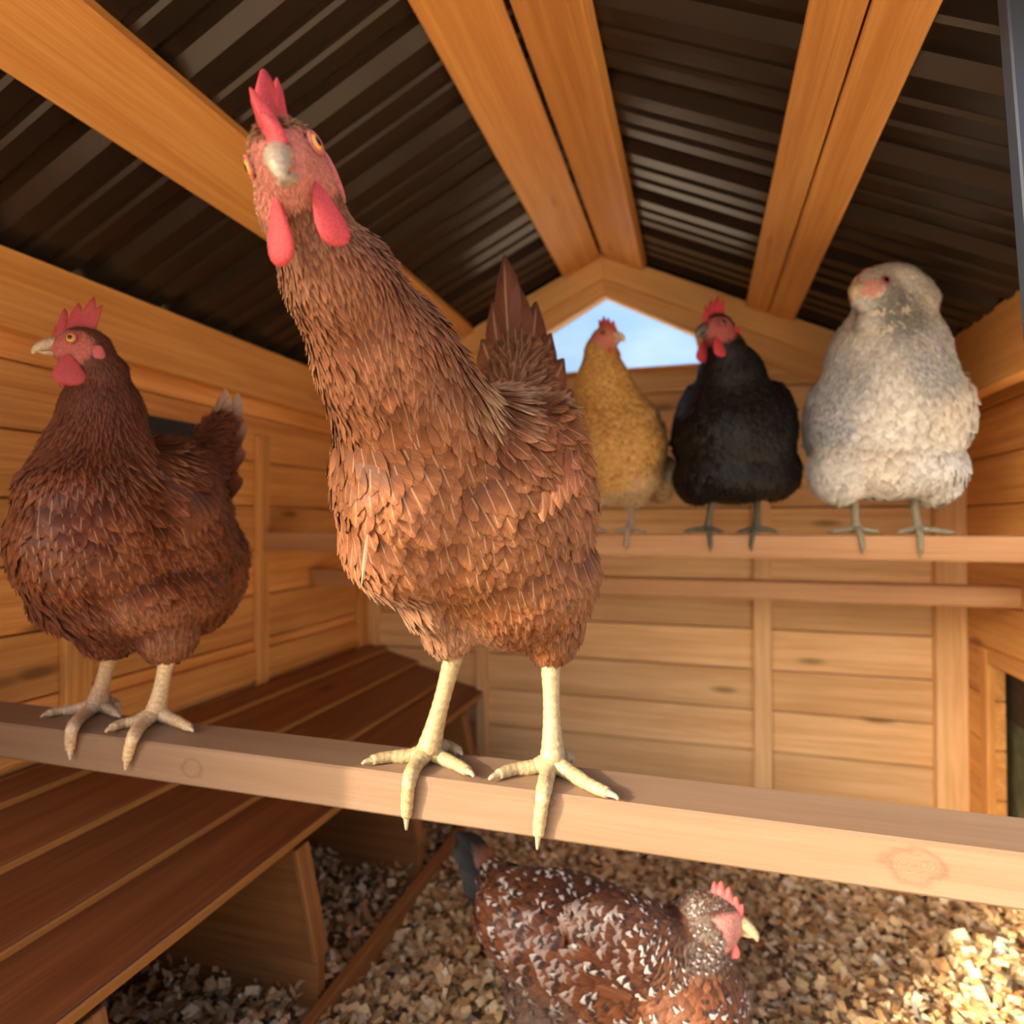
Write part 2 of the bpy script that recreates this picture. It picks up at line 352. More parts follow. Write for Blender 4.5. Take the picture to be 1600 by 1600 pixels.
board('hole_frame', (XR - 0.006, YD, 0.398), (XR - 0.006, 1.222, 0.398), (0, 0, 1), 0.024, 0.012, 'wall', wr_)
board('top_plate', (XR - 0.045, YF, 0.252 + H), (XR - 0.045, YB, 0.252 + H), (0, 0, 1), 0.11, 0.030, 'beam', wr_)
# panels added behind the pop hole so its opening stays dark
hd = empty('pop_hole_backdrop', (XR + 0.05, 0.97, 0.0)); prop(hd, 'dark panel added to keep the low opening in the right wall dim', 'backdrop')
board('backdrop_panel', (XR + 0.045, YD, 0.15), (XR + 0.045, 1.35, 0.15), (0, 0, 1), 0.30, 0.014, 'backdrop', hd)
board('backdrop_rail', (XR + 0.030, YD, 0.335), (XR + 0.030, 1.35, 0.335), (0, 0, 1), 0.085, 0.018, 'dark', hd)

# back wall with a house-shaped opening in the gable
wb_ = st(empty('wall_back', (XRIDGE, YB, 0.0)))
WX0, WX1, WZ = -0.395, 0.005, 0.317 + H
def wintop(x): return 0.484 + H - 0.53 * abs(x + 0.195)
back_ = [[(XL - .03, YB + .017, 0), (XR + .03, YB + .017, 0), (XR + .03, YB + .017, WZ - .002), (XL - .03, YB + .017, WZ - .002)],
         [(XL, YB + .017, WZ - .002), (WX0 - .004, YB + .017, WZ - .002), (WX0 - .004, YB + .017, wintop(WX0)), (-0.195, YB + .017, 0.488 + H), (XRIDGE, YB + .017, ZRIDGE + .03), (XL, YB + .017, roofz(XL) + .03)],
         [(WX1 + .004, YB + .017, WZ - .002), (XR, YB + .017, WZ - .002), (XR, YB + .017, roofz(XR) + .03), (XRIDGE, YB + .017, ZRIDGE + .03), (-0.195, YB + .017, 0.488 + H), (WX1 + .004, YB + .017, wintop(WX1))]]
for poly in back_: prism('backing', poly, (0, 0.006, 0), 'dark', wb_, 0)
z = 0.0; k = 0
while z < WZ - 0.01:
    z1 = min(z + BH, WZ)
    board('board', (XL - .014, YB + 0.008 + random.uniform(-.0012, .0012), (z + z1) / 2), (XR + .012, YB + 0.008, (z + z1) / 2), (0, 0, 1), z1 - z - 0.0024, 0.016, 'wallback', wb_)
    z = z1
for (za, zb) in ((WZ, WZ + BH), (WZ + BH, WZ + 0.16)):
    e = 0.001
    def xr_at(zz, side): return XRIDGE + side * min((ZRIDGE + 0.02 - zz) / SL, 0.7)
    def xi(zz, side): return -0.195 + side * min(0.2, max(0.02, (0.484 + H - zz) / 0.53 + 0.02))
    prism('board', [(xr_at(za, -1), YB, za + e), (xi(za, -1), YB, za + e), (xi(zb, -1), YB, zb - e), (xr_at(zb, -1), YB, zb - e)], (0, 0.016, 0), 'wallback', wb_)
    prism('board', [(xi(za, 1), YB, za + e), (xr_at(za, 1), YB, za + e), (xr_at(zb, 1), YB, zb - e), (xi(zb, 1), YB, zb - e)], (0, 0.016, 0), 'wallback', wb_)
# battens and corner posts on it
for xb, w, z1 in ((-0.475, 0.026, WZ - .03), (0.116, 0.034, WZ - 0.03), (-0.755, 0.04, 0.86)):
    board('batten', (xb, YB - 0.006, 0.0), (xb, YB - 0.006, z1), (1, 0, 0), w, 0.012, 'wallback', wb_)
board('corner_post', (XR - 0.026, YB - 0.012, 0), (XR - 0.026, YB - 0.012, 0.82), (1, 0, 0), 0.05, 0.024, 'wallback', wb_)
# gable trim: two strips each side, the lower one edging the opening
for side in (-1, 1):
    ax = XRIDGE + 0.003
    xe = XRIDGE + side * 0.60; xw = WX0 - .03 if side < 0 else WX1 + .03
    prism('gable_trim', [(ax, YB - 0.022, ZRIDGE + 0.012), (xe, YB - 0.022, roofz(xe) + 0.012), (xe, YB - 0.022, roofz(xe) - 0.044), (ax, YB - 0.022, ZRIDGE - 0.046)], (0, 0.02, 0), 'gable', wb_)
    prism('gable_trim', [(ax, YB - 0.012, ZRIDGE - 0.042), (xe, YB - 0.012, roofz(xe) - 0.040), (xe, YB - 0.012, min(wintop(xw), roofz(xe) - 0.06) if abs(xe - ax) < .2 else roofz(xe) - 0.095), (xw, YB - 0.012, wintop(xw)), (-0.195, YB - 0.012, 0.484 + H)], (0, 0.026, 0), 'gable', wb_)
w1 = st(empty('window_1', (-0.195, YB, WZ)))
board('window_sill', (WX0, YB + 0.004, WZ + 0.003), (WX1, YB + 0.004, WZ + 0.003), (0, 1, 0), 0.034, 0.010, 'wall', w1)
for xs_ in (WX0, WX1): board('window_jamb', (xs_, YB + 0.006, WZ), (xs_, YB + 0.006, WZ + 0.07), (0, 1, 0), 0.03, 0.010, 'gable', w1)

# the front is an open doorway behind the lens: only its two corner posts stand
tf = st(link('trim_1', box_mesh('trim_1', 0.04, 0.03, 0.86, 'wall'), loc=(XR + 0.01, YF - 0.015, 0.43)))

# roof: ribbed metal sheets over flat purlins
ceil = st(empty('ceiling', (XRIDGE, 0.6, ZRIDGE)))
def metal_sheet(side, y0, y1):
    """One ribbed sheet: high trapezoid ribs every 137 mm, two low ribs between, running down the slope."""
    prof = []; y = y0
    pat = ((0.0, 0), (0.014, 0.014), (0.030, 0.014), (0.044, 0), (0.066, 0), (0.070, 0.004), (0.078, 0.004), (0.082, 0), (0.102, 0), (0.106, 0.004), (0.114, 0.004), (0.118, 0))
    while y < y1 - 1e-6:
        for a, h in pat:
            if y + a <= y1: prof.append((y + a, h))
        y += 0.137
    prof.append((y1, 0))
    xe = (XL - 0.05) if side < 0 else (XR + 0.05)
    V = []; 
    for (yy, h) in prof:
        for (xx) in (XRIDGE + side * 0.004, xe): V.append((xx - ceil.location.x, yy - ceil.location.y, roofz(xx) + 0.022 + h - ceil.location.z))
    F = [(2 * i, 2 * i + 1, 2 * i + 3, 2 * i + 2) for i in range(len(prof) - 1)]
    me = mesh('metal_sheet', V, F, 'metal', False)
    o = link('metal_sheet', me, ceil)
    sm = o.modifiers.new('thickness', 'SOLIDIFY'); sm.thickness = 0.001; sm.offset = 1
for side in (-1, 1):
    for y0 in ((-0.22, 0.326, 0.874) if side < 0 else (0.463, 0.874)): metal_sheet(side, y0, min({-0.22: .326, .326: .874, .463: .874, .874: 1.422}[y0], 1.40))  # front right of the roof left off, out of view, to admit daylight
def purlin(xa, xb, mat='beam', y0=YF, y1=YB - 0.023, name='purlin'):
    n = 1 if xa + xb > 2 * XRIDGE else -1
    cx = (xa + xb) / 2; w = abs(xa - xb) * math.sqrt(1 + SL * SL)
    nv = Vector((n * SL, 0, 1)).normalized() * 0.0105
    return board(name, (cx + nv.x, y0, roofz(cx) + nv.z), (cx + nv.x, y1, roofz(cx) + nv.z), (1, 0, -n * SL), w, 0.02, mat, ceil, 0.002)
purlin(XRIDGE - 0.002, -0.281, name='ridge_board'); purlin(XRIDGE + 0.003, -0.113, name='ridge_board')
purlin(-0.487, -0.575); purlin(0.0865, 0.128, y0=.30); purlin(0.130, 0.174, y0=.30)
prism('ridge_cap', [(XRIDGE - .06, -.24, roofz(XRIDGE - .06) + .045), (XRIDGE, -.24, ZRIDGE + .048), (XRIDGE + .06, -.24, roofz(XRIDGE + .06) + .045), (XRIDGE, -.24, ZRIDGE + .052)], (0, 1.68, 0), 'metal', ceil, 0)

# ------------------------------------------------------------------ perches and rails
PZ, PF, PW, PHT = -0.197 + H, 0.446, 0.056, 0.034          # front perch: top, front face, depth, height
fp = board('roosting_perch', (XL + 0.001, PF + PW / 2, PZ - PHT / 2), (XR, PF + PW / 2, PZ - PHT / 2), (0, 1, 0), PW, PHT, 'perch', bev=0.002)
prop(fp, 'pale pine perch in the foreground carrying the two red-brown hens', 'perch')
QZ, QF, QW = -0.019 + H, 0.962, 0.052
bp = board('roosting_perch', (XL + 0.001, QF + QW / 2, QZ - 0.017), (XR - 0.001, QF + QW / 2, QZ - 0.017), (0, 1, 0), QW, 0.034, 'perch2', bev=0.002)
prop(bp, 'far wooden perch under the buff, black and white hens', 'perch')
br = board('wooden_rail', (XL + 0.001, 1.135, -0.098 + H - 0.0165), (XR - 0.001, 1.135, -0.098 + H - 0.0165), (0, 1, 0), 0.03, 0.033, 'perch2', bev=0.003)
prop(br, 'lower wooden rail just below the far perch before the back wall', 'rail')

# ------------------------------------------------------------------ nest boxes along the left wall
nb = empty('nest_box', (-0.60, 0.6, 0.0)); prop(nb, 'row of nest boxes under a sloping reddish plank lid along the left wall', 'nest box')
def lidz(x): return -0.55 - 0.345 * x + H
xs_l = [-0.760, -0.716, -0.637, -0.555, -0.474]
for i in range(4):
    a, b_ = xs_l[i], xs_l[i + 1]
    # clapboards: each board's lower edge lies proud over the next one
    za, zb = lidz(a) - 0.006, lidz(b_)
    ov = 0.012 if i else 0.0
    mid0 = ((a - ov + b_) / 2, YF, (lidz(a - ov) - 0.010 + zb) / 2); mid1 = ((a - ov + b_) / 2, YB - 0.002, mid0[2])
    d = Vector((b_ - a + ov, 0, zb - (lidz(a - ov) - 0.010)))
    board('lid_plank', mid0, mid1, d, d.length, 0.011, 'nest', nb, 0.0022)
    n = Vector((0.345, 0, 1)).normalized()
    board('lit_edge_strip', (b_ + .001, YF, zb - 0.002), (b_ + .001, YB - 0.002, zb - 0.002), (0.345, 0, 1), 0.0125, 0.003, 'neststrip_lit', nb, 0.0006)
for yd in (0.10, 0.385, 0.665, 0.95, 1.22):
    prism('divider', [(-0.758, yd, 0.01), (-0.445, yd, 0.01), (-0.445, yd, 0.09), (-0.480, yd, lidz(-0.48) - 0.018), (-0.758, yd, lidz(-0.758) - 0.022)], (0, 0.016, 0), 'nestraw', nb)
    board('divider_edge', (-0.446, yd + .008, 0.09), (-0.476, yd + .008, lidz(-0.48) - 0.016), (0, 1, 0), 0.026, 0.008, 'nestraw', nb)
board('front_lip', (-0.434, YF, 0.026), (-0.434, YB - .003, 0.026), (0, 0, 1), 0.045, 0.014, 'nestraw', nb)

# small fittings
vp = empty('wall_vent', (XL + 0.012, 0.77, 0.76)); prop(vp, 'small black vent plate on the left wall behind the left hen', 'vent')
board('plate', (XL + 0.006, 0.70, 0.757), (XL + 0.006, 0.822, 0.757), (0, 0, 1), 0.034, 0.012, 'plate', vp)
for q in range(2): board('louver', (XL + 0.013, 0.71, 0.750 + q * .014), (XL + 0.013, 0.812, 0.750 + q * .014), (0.4, 0, 1), 0.010, 0.002, 'plate', vp, 0.0004)
sp = empty('door_strut', tuple(P(1592, 20, 0.45))); prop(sp, 'blue-grey metal strut between perch and roof at the right edge of the view', 'strut')
board('bar', P(1583, -38, 0.45), Pz(1690, 1300, PZ), RT, 0.019, 0.010, 'strut', sp)
board('bar_flange', P(1593, -38, 0.457), Pz(1698, 1290, PZ), FW, 0.016, 0.004, 'strut', sp)
# ================================================================== HENS: machinery
def ell(c, A, r): return ('e', np.asarray(c, float), np.asarray(A, float), np.asarray(r, float))
CAX = np.stack([RT, UP, FW])
def E(x, y, d, rx, ry, rz, rot=0.0, tilt=0.0):
    """Ellipsoid of flesh and down centred where pixel (x, y) meets depth d; rot turns it in the view plane, tilt about the level axis."""
    a = math.radians(rot); ca, sa = math.cos(a), math.sin(a)
    A = np.stack([RT * ca + UP * sa, -RT * sa + UP * ca, FW])
    if tilt:
        t = math.radians(tilt); A = np.stack([A[0], A[1] * math.cos(t) + A[2] * math.sin(t), -A[1] * math.sin(t) + A[2] * math.cos(t)])
    return ell(P(x, y, d), A, (px(rx, d), px(ry, d), rz))
def CN(a, b):
    return ('c', P(*a[:3]), P(*b[:3]), px(a[3], a[2]), px(b[3], b[2]))
def sdf(prims, X, k, nh=3):
    D = None; kb = k
    for ip, p in enumerate(prims):
        k = 0.005 if ip >= len(prims) - nh else kb
        if p[0] == 'e':
            q = (X - p[1].astype(np.float32)) @ p[2].T.astype(np.float32)
            r = p[3].astype(np.float32)
            k0 = np.sqrt(((q / r) ** 2).sum(1)); k1 = np.sqrt(((q / (r * r)) ** 2).sum(1)) + 1e-9
            d = k0 * (k0 - 1) / k1
        else:
            a, b = p[1].astype(np.float32), p[2].astype(np.float32); ab = b - a
            h = np.clip(((X - a) @ ab) / (ab @ ab), 0, 1)
            d = np.linalg.norm(X - a - h[:, None] * ab, axis=1) - (p[3] + (p[4] - p[3]) * h)
        if D is None: D = d
        else:
            h = np.clip(0.5 + 0.5 * (D - d) / k, 0, 1); D = D * (1 - h) + d * h - k * h * (1 - h)
    return D
def surface(prims, h, k):
    lo = np.full(3, 1e9); hi = -lo
    for p in prims:
        if p[0] == 'e': m_ = p[3].max(); lo = np.minimum(lo, p[1] - m_); hi = np.maximum(hi, p[1] + m_)
        else:
            for q, r in ((p[1], p[3]), (p[2], p[4])): lo = np.minimum(lo, q - r); hi = np.maximum(hi, q + r)
    lo -= 3 * h + k * .3; hi += 3 * h + k * .3
    n = np.ceil((hi - lo) / h).astype(int) + 1
    G = np.stack(np.meshgrid(*[lo[i] + h * np.arange(n[i]) for i in range(3)], indexing='ij'), -1).reshape(-1, 3).astype(np.float32)
    Fv = sdf(prims, G, k).reshape(n)
    neg = Fv < 0
    cnt = np.zeros(n - 1, np.float32); acc = np.zeros((*(n - 1), 3), np.float32)
    sl = lambda o: tuple(slice(o[i], o[i] + n[i] - 1) for i in range(3))
    cor = [(i, j, l) for i in (0, 1) for j in (0, 1) for l in (0, 1)]
    for a in cor:
        for ax in range(3):
            if a[ax]: continue
            b = list(a); b[ax] = 1
            fa, fb = Fv[sl(a)], Fv[sl(b)]
            m = (fa < 0) != (fb < 0)
            t = np.where(m, fa / np.where(m, fa - fb, 1), 0)
            cnt += m
            for i in range(3): acc[..., i] += np.where(m, a[i] + (t if i == ax else 0), 0)
    act = cnt > 0
    idx = -np.ones(n - 1, int); ids = np.argwhere(act); idx[act] = np.arange(len(ids))
    V = lo + h * (ids + acc[act] / cnt[act][:, None])
    F = []
    for ax in range(3):
        u, v = (ax + 1) % 3, (ax + 2) % 3
        s0 = [slice(None)] * 3; s0[ax] = slice(0, n[ax] - 1); s1 = [slice(None)] * 3; s1[ax] = slice(1, n[ax])
        A_, B_ = neg[tuple(s0)], neg[tuple(s1)]
        e = np.argwhere(A_ != B_); keep = (e[:, u] > 0) & (e[:, v] > 0) & (e[:, u] < n[u] - 1) & (e[:, v] < n[v] - 1); e = e[keep]
        inside = A_[tuple(e.T)]
        def at(du, dv): q = e.copy(); q[:, u] += du; q[:, v] += dv; return idx[tuple(q.T)]
        quad = np.stack([at(-1, -1), at(0, -1), at(0, 0), at(-1, 0)], 1)
        quad[~inside] = quad[~inside][:, ::-1]; F.append(quad)
    F = np.concatenate(F); F = F[(F >= 0).all(1)]
    return V, F
def vnormals(V, F):
    fn = np.cross(V[F[:, 2]] - V[F[:, 0]], V[F[:, 3]] - V[F[:, 1]])
    N = np.zeros_like(V)
    for i in range(4): np.add.at(N, F[:, i], fn)
    return N / np.maximum(np.linalg.norm(N, axis=1, keepdims=True), 1e-12)
def smooth_mesh(V, F, it):
    for _ in range(it):
        S = np.zeros_like(V); n = np.zeros(len(V))
        for i in range(4):
            for j in ((i + 1) % 4, (i + 3) % 4):
                np.add.at(S, F[:, i], V[F[:, j]]); np.add.at(n, F[:, i], 1)
        V = 0.5 * V + 0.5 * S / n[:, None]
    return V

VR = np.array([0, .14, .34, .55, .75, .9, 1.0]); UC = np.array([-1, -.5, 0, .5, 1.0])
def template(kind, lift=0.10, curl=0.10, camber=0.10):
    prof = {'body': [.20, .58, .88, 1, 1, .82, .42], 'hackle': [.35, .75, 1, .92, .66, .36, .06], 'long': [.22, .5, .8, 1, 1, .78, .30], 'fluff': [.4, .8, 1, .9, .85, .6, .35]}[kind]
    v, u = np.meshgrid(VR, UC, indexing='ij')
    x = v - 0.10 * u * u * (v > 0.6) * v
    y = u * np.array(prof)[:, None] * 0.5
    z = lift * v - curl * v * v + camber * (1 - u * u) * 0.35 * v
    T = np.stack([x, y, z], -1).reshape(-1, 3)
    i = np.arange(len(VR) * len(UC)).reshape(len(VR), len(UC))
    Fq = np.stack([i[:-1, :-1], i[1:, :-1], i[1:, 1:], i[:-1, 1:]], -1).reshape(-1, 4)
    return T, Fq, np.stack([u.ravel(), v.ravel()], 1)
def feather_mesh(name, tmpl, B, Tn, Bn, Nn, L, W, fc, ft, rnd, mat, off=None):
    T, Fq, UV = tmpl; n = len(B); m = len(T)
    V = B[:, None] + T[None, :, 0:1] * (L[:, None, None] * Tn[:, None]) + T[None, :, 1:2] * (W[:, None, None] * Bn[:, None]) + T[None, :, 2:3] * (L[:, None, None] * Nn[:, None])
    F = (Fq[None] + (np.arange(n) * m)[:, None, None]).reshape(-1, 4)
    fuv = np.concatenate([np.broadcast_to(UV, (n, m, 2)), np.broadcast_to(rnd[:, None, None], (n, m, 1))], -1).reshape(-1, 3)
    V = V.reshape(-1, 3)
    if off is not None: V = V - off
    return mesh(name, V, F, mat, True, {'fc': ('FLOAT_COLOR', np.repeat(fc, m, 0)), 'ft': ('FLOAT_COLOR', np.repeat(ft, m, 0)), 'fuv': ('FLOAT_VECTOR', fuv)})
def scatter(V, F, spacing_of, ncand):
    A = np.linalg.norm(np.cross(V[F[:, 2]] - V[F[:, 0]], V[F[:, 3]] - V[F[:, 1]]), axis=1)
    fi = rng.choice(len(F), ncand, p=A / A.sum()); w = rng.random((ncand, 2))
    q = V[F[fi]]; a, b = w[:, :1], w[:, 1:]
    Pt = (1 - a) * (1 - b) * q[:, 0] + a * (1 - b) * q[:, 1] + a * b * q[:, 2] + (1 - a) * b * q[:, 3]
    N = vnormals(V, F); qn = N[F[fi]]
    Nn = (1 - a) * (1 - b) * qn[:, 0] + a * (1 - b) * qn[:, 1] + a * b * qn[:, 2] + (1 - a) * b * qn[:, 3]
    Nn /= np.linalg.norm(Nn, axis=1, keepdims=True)
    sp = spacing_of(Pt); cell = float(sp.max()); g = {}; keep = []
    key = np.floor(Pt / cell).astype(int).tolist(); pl = Pt.tolist(); spl = (sp * sp).tolist()
    nb_ = [(i, j, l) for i in (-1, 0, 1) for j in (-1, 0, 1) for l in (-1, 0, 1)]
    for i in range(ncand):
        x, y, z = pl[i]; kx, ky, kz = key[i]; s2 = spl[i]; ok = True
        for dx, dy, dz in nb_:
            for (X, Y, Z) in g.get((kx + dx, ky + dy, kz + dz), ()):
                if (X - x) ** 2 + (Y - y) ** 2 + (Z - z) ** 2 < s2: ok = False; break
            if not ok: break
        if ok: g.setdefault((kx, ky, kz), []).append((x, y, z)); keep.append(i)
    return Pt[keep], Nn[keep]

def add_part(name, V, F, mat, parent, base, col, label=None, smooth_=True):
    o = link(name, mesh(name, np.asarray(V) - base, F, mat, smooth_, {'col': ('FLOAT_COLOR', np.asarray(col))}), parent)
    if label: o['label'] = label
    return o
def uv_sphere(n=20, m=12):
    V = []; F = []
    for i in range(m + 1):
        t = math.pi * i / m
        for j in range(n): p = 2 * math.pi * j / n; V.append((math.sin(t) * math.cos(p), math.sin(t) * math.sin(p), math.cos(t)))
    for i in range(m):
        for j in range(n): F.append((i * n + j, (i + 1) * n + j, (i + 1) * n + (j + 1) % n, i * n + (j + 1) % n))
    return np.array(V), np.array(F)
SPH = uv_sphere()

class Head:
    """Head frame: f along the beak, u up, s to the bird's left; hw is half the head's width."""
    def __init__(self, c, f, u, hw):
        self.c = np.asarray(c, float); self.f = nrm(f); u = np.asarray(u, float); self.u = nrm(u - self.f * (u @ self.f)); self.s = np.cross(self.u, self.f); self.hw = hw
    def p(self, f, u, s=0.0): return self.c + self.hw * (f * self.f + u * self.u + s * self.s)
    def loc(self, X): q = (X - self.c) / self.hw; return q @ self.f, q @ self.u, q @ self.s
    def prims(self, puff=1.0):
        A = np.stack([self.f, self.u, self.s]); h = self.hw
        return [ell(self.p(0, .1), A, (1.35 * h, 1.08 * h, 0.92 * h * puff)), ell(self.p(.75, -.12), A, (.85 * h, .72 * h, .62 * h)), ell(self.p(-.2, -.45), A, (1.15 * h, 1.0 * h, .98 * h * puff))]
def head_parts(hd, par, base, o):
    """Beak, comb, wattles, ear lobes, eyes with lids."""
    h = hd.hw; red = np.array(o.get('red', (0.62, 0.075, 0.07))); red2 = red * np.array([0.9, 0.75, 0.8])
    horn = np.array(o.get('horn', (0.62, 0.47, 0.28)))
    # beak: hooked upper half over a shorter lower half
    bl = o.get('beak', 1.0)
    for nm, ctrl, rad, fl, cc in (('upper_beak', [(0.95, .16), (1.35, .20), (1.35 + .50 * bl, .08), (1.35 + .84 * bl, -.12), (1.35 + 1.0 * bl, -.36)], [.44, .39, .31, .21, .07], .95, horn),
                                  ('lower_beak', [(0.95, -.30), (1.3, -.32), (1.3 + .48 * bl, -.30), (1.3 + .78 * bl, -.26)], [.42, .35, .21, .06], .55, horn * .85)):
        pts = curve_pts([hd.p(a, b) for a, b in ctrl], 14); rr = np.interp(np.linspace(0, len(rad) - 1, 14), range(len(rad)), rad) * h
        V, F = tube(pts, rr, 14, fl, hd.u)
        t = np.repeat(np.linspace(0, 1, 14), 14)[:, None]
        tip = np.array(o.get('tip', (0.80, 0.70, 0.52)))
        add_part(nm, V, F, 'horn', par, base, cc * (1 - t) + tip * t)
    for sd_ in (-1, 1):
        X = hd.p(1.32, .40, .26 * sd_) + h * (SPH[0][:, :1] * .13 * hd.f + SPH[0][:, 1:2] * .05 * hd.s + SPH[0][:, 2:] * .055 * hd.u)
        add_part('nostril', X, SPH[1], 'horn', par, base, (.05, .025, .02))
    # comb: a blade along the crown cut into points
    nsp, ch, th = o.get('points', 5), o.get('comb', 1.5), o.get('comb_th', .26)
    if ch > 0:
        bl_ = curve_pts([(1.50, .10), (1.15, .55), (.55, .88), (-.1, 1.0), (o.get('comb_back', -.75), .92)], 61); lean = o.get('lean', 0.0)
        nt, nh = 61, 6; Vc = []
        for i in range(nt):
            t = i / (nt - 1); env = 0.30 + 0.70 * math.sin(math.pi * min(1.0, (0.05 + 0.86 * t))) ** 1.0
            ph = t * nsp % 1.0; saw = 1 - abs(2 * ph - 1); saw = saw ** 0.45
            hh = ch * (0.46 * min(1, t * 2.5 + .2) + 0.56 * env * saw) * (0.92 + .12 * math.sin(9 * t + 1)) * (0.3 + .7 * min(1, t * 4)) * min(1, (1 - t) * 9 + .15)
            nx = bl_[i]; dirv = nrm((np.array([-.05 - .45 * t, 1.0])))
            for j in range(nh):
                s_ = j / (nh - 1); q = nx + dirv * hh * s_ + np.array([0, -.15 * (1 - s_)])
                wv = o.get('wave', .10) * math.sin(7 * t + 2 * s_) * s_
                Vc.append((hd.p(q[0], q[1], lean * s_ * hh + wv), th * (1 - .72 * s_) * (0.5 + .5 * min(1, t * 6)) * (0.25 if s_ == 1 else 1)))
        L_ = np.array([p + hd.s * w * h * .5 for p, w in Vc]); R_ = np.array([p - hd.s * w * h * .5 for p, w in Vc]); n = nt * nh
        F = []
        for i in range(nt - 1):
            for j in range(nh - 1):
                a = i * nh + j; F += [(a, a + 1, a + nh + 1, a + nh), (n + a, n + a + nh, n + a + nh + 1, n + a + 1)]
            a = i * nh + nh - 1; F.append((a, n + a, n + a + nh, a + nh))
            a = i * nh; F.append((a, a + nh, n + a + nh, n + a))
        for j in range(nh - 1):
            F.append((j, n + j, n + j + 1, j + 1)); a = (nt - 1) * nh + j; F.append((a, a + 1, n + a + 1, n + a))
        add_part('comb', np.concatenate([L_, R_]), F, 'comb', par, base, red)
    # wattles
    wl2, ww = o.get('wattle', 1.9), o.get('wattle_w', 1.0)
    if wl2 > 0:
        for sd_ in (-1, 1):
            dn = nrm(o.get('hang', (0, 0, -1))); top = hd.p(o.get('wf', .92), -.50, o.get('ws', .56) * sd_); fa = nrm(hd.f - dn * (hd.f @ dn)); sa = np.cross(dn, fa); tn = sd_ * math.radians(o.get('turn', 0)); fa, sa = fa * math.cos(tn) + sa * math.sin(tn), sa * math.cos(tn) - fa * math.sin(tn)
            V, F = SPH; t = (1 - V[:, 2]) / 2
            w_ = np.sqrt(np.clip(1 - V[:, 2] ** 2, 0, 1)) * (0.42 + 0.85 * t ** 1.4)
            ang = np.arctan2(V[:, 1], V[:, 0]); 
            bend = o.get('flare', .25) * np.sin(t * 1.6)
            X = top + h * (dn * (t * wl2)[:, None] + fa * (np.cos(ang) * w_ * ww * .62 - .12 * t)[:, None] + sa * (np.sin(ang) * w_ * .20 + 0 * bend)[:, None] + hd.s * (sd_ * bend)[:, None])
            add_part('wattle', X, F, 'comb', par, base, red)
    # ear lobes
    if o.get('lobe', 1):
        for sd_ in (-1, 1):
            V, F = SPH; c0 = hd.p(-.72, -.50, .93 * sd_)
            X = c0 + h * (V[:, :1] * .30 * hd.f + V[:, 2:] * .50 * hd.u * o.get('lobe_l', 1.0) + V[:, 1:2] * .14 * hd.s)
            add_part('ear_lobe', X, F, 'comb', par, base, o.get('lobe_col', red2))
    # eyes
    for sd_ in (-1, 1):
        ax = nrm(sd_ * hd.s + .32 * hd.f + .10 * hd.u); c0 = hd.p(.42, .30, .76 * sd_); r = o.get('eye', .29) * h
        a1 = nrm(np.cross(ax, hd.u)); a2 = np.cross(ax, a1); V, F = uv_sphere(24, 24)
        X = c0 + r * (V[:, 2:] * ax + V[:, :1] * a1 + V[:, 1:2] * a2)
        ang = np.arccos(np.clip(V[:, 2], -1, 1))[:, None]
        iris = np.array(o.get('iris', (0.75, 0.33, 0.05)))
        colr = np.where(ang < .40, np.array([.004, .004, .005]), np.where(ang < .92, iris * (1.15 - .35 * (ang - .4)), np.array([.10, .03, .02])))
        add_part('eye', X, F, 'eye', par, base, colr)
        tt = np.linspace(0, 2 * math.pi, 29)
        ring = [c0 + ax * r * .60 + r * .90 * (math.cos(t) * a1 * 1.06 + math.sin(t) * a2) for t in tt]
        V, F = tube(ring, r * .17, 8, 1.0, ax, cap=False); add_part('eyelid', V, F, 'skin', par, base, np.array(o.get('skin', (0.45, 0.10, 0.085))))
def leg(par, base, hock, ankle, toes, r, col, clawcol=(0.55, 0.45, 0.32)):
    """Scaled shank with knobbly toes and claws; toes = list of control-point lists starting at the ankle."""
    col = np.array(col); n = 26
    mid = (np.asarray(hock) + ankle) / 2
    pts = curve_pts([hock, mid, ankle], n); t = np.linspace(0, 1, n)
    rr = r * (1.12 - .30 * np.sin(t * math.pi) ** .8 + .18 * t ** 4) * (1 + .035 * np.sin(t * 70))
    V, F = tube(pts, rr, 14, 1.0, FW)
    cc = col[None] * (1 + .10 * np.repeat(np.sin(t * 70), 14)[:, None])
    lg = add_part('leg', V, F, 'scale', par, base, cc)
    for path in toes:
        path = np.asarray(path, float); n = 30; pts = curve_pts(path, n); t = np.linspace(0, 1, n)
        rr = r * (.86 - .42 * t) * (1 + .10 * np.abs(np.sin(t * 3.3 * math.pi)) + .04 * np.sin(t * 60)); rr[0] *= 1.05
        nc = 27
        V, F = tube(pts[:nc], rr[:nc], 12, .92, UP); add_part('toe', V, F, 'scale', lg, base, col[None] * (1 + .10 * np.repeat(np.sin(t[:nc] * 60), 12)[:, None]))
        d = nrm(pts[-1] - pts[-4]); cl = [pts[nc - 2], pts[nc], pts[-1], pts[-1] + d * r * .3 + np.array([0, 0, -r * .2])]
        V, F = tube(curve_pts(cl, 8), np.linspace(.92, .30, 8) * rr[nc - 1], 10, .8, UP); add_part('claw', V, F, 'horn', lg, base, clawcol)
    return lg
def big_feather(name, par, base, b0, tip, n, W, col, tcol, mat, curve=0.06, kind='long', lab=None):
    b0, tip = np.asarray(b0, float), np.asarray(tip, float); L = np.linalg.norm(tip - b0); t = (tip - b0) / L; n = nrm(n - t * (np.asarray(n) @ t)); b = np.cross(n, t)
    me = feather_mesh(name, template(kind, 0.02, curve, .12), b0[None], t[None], b[None], n[None], np.array([L]), np.array([W]), np.array([col]), np.array([tcol]), np.array([random.random() * .4]), mat, base)
    o = link(name, me, par)
    if lab: o['label'] = lab
    return o

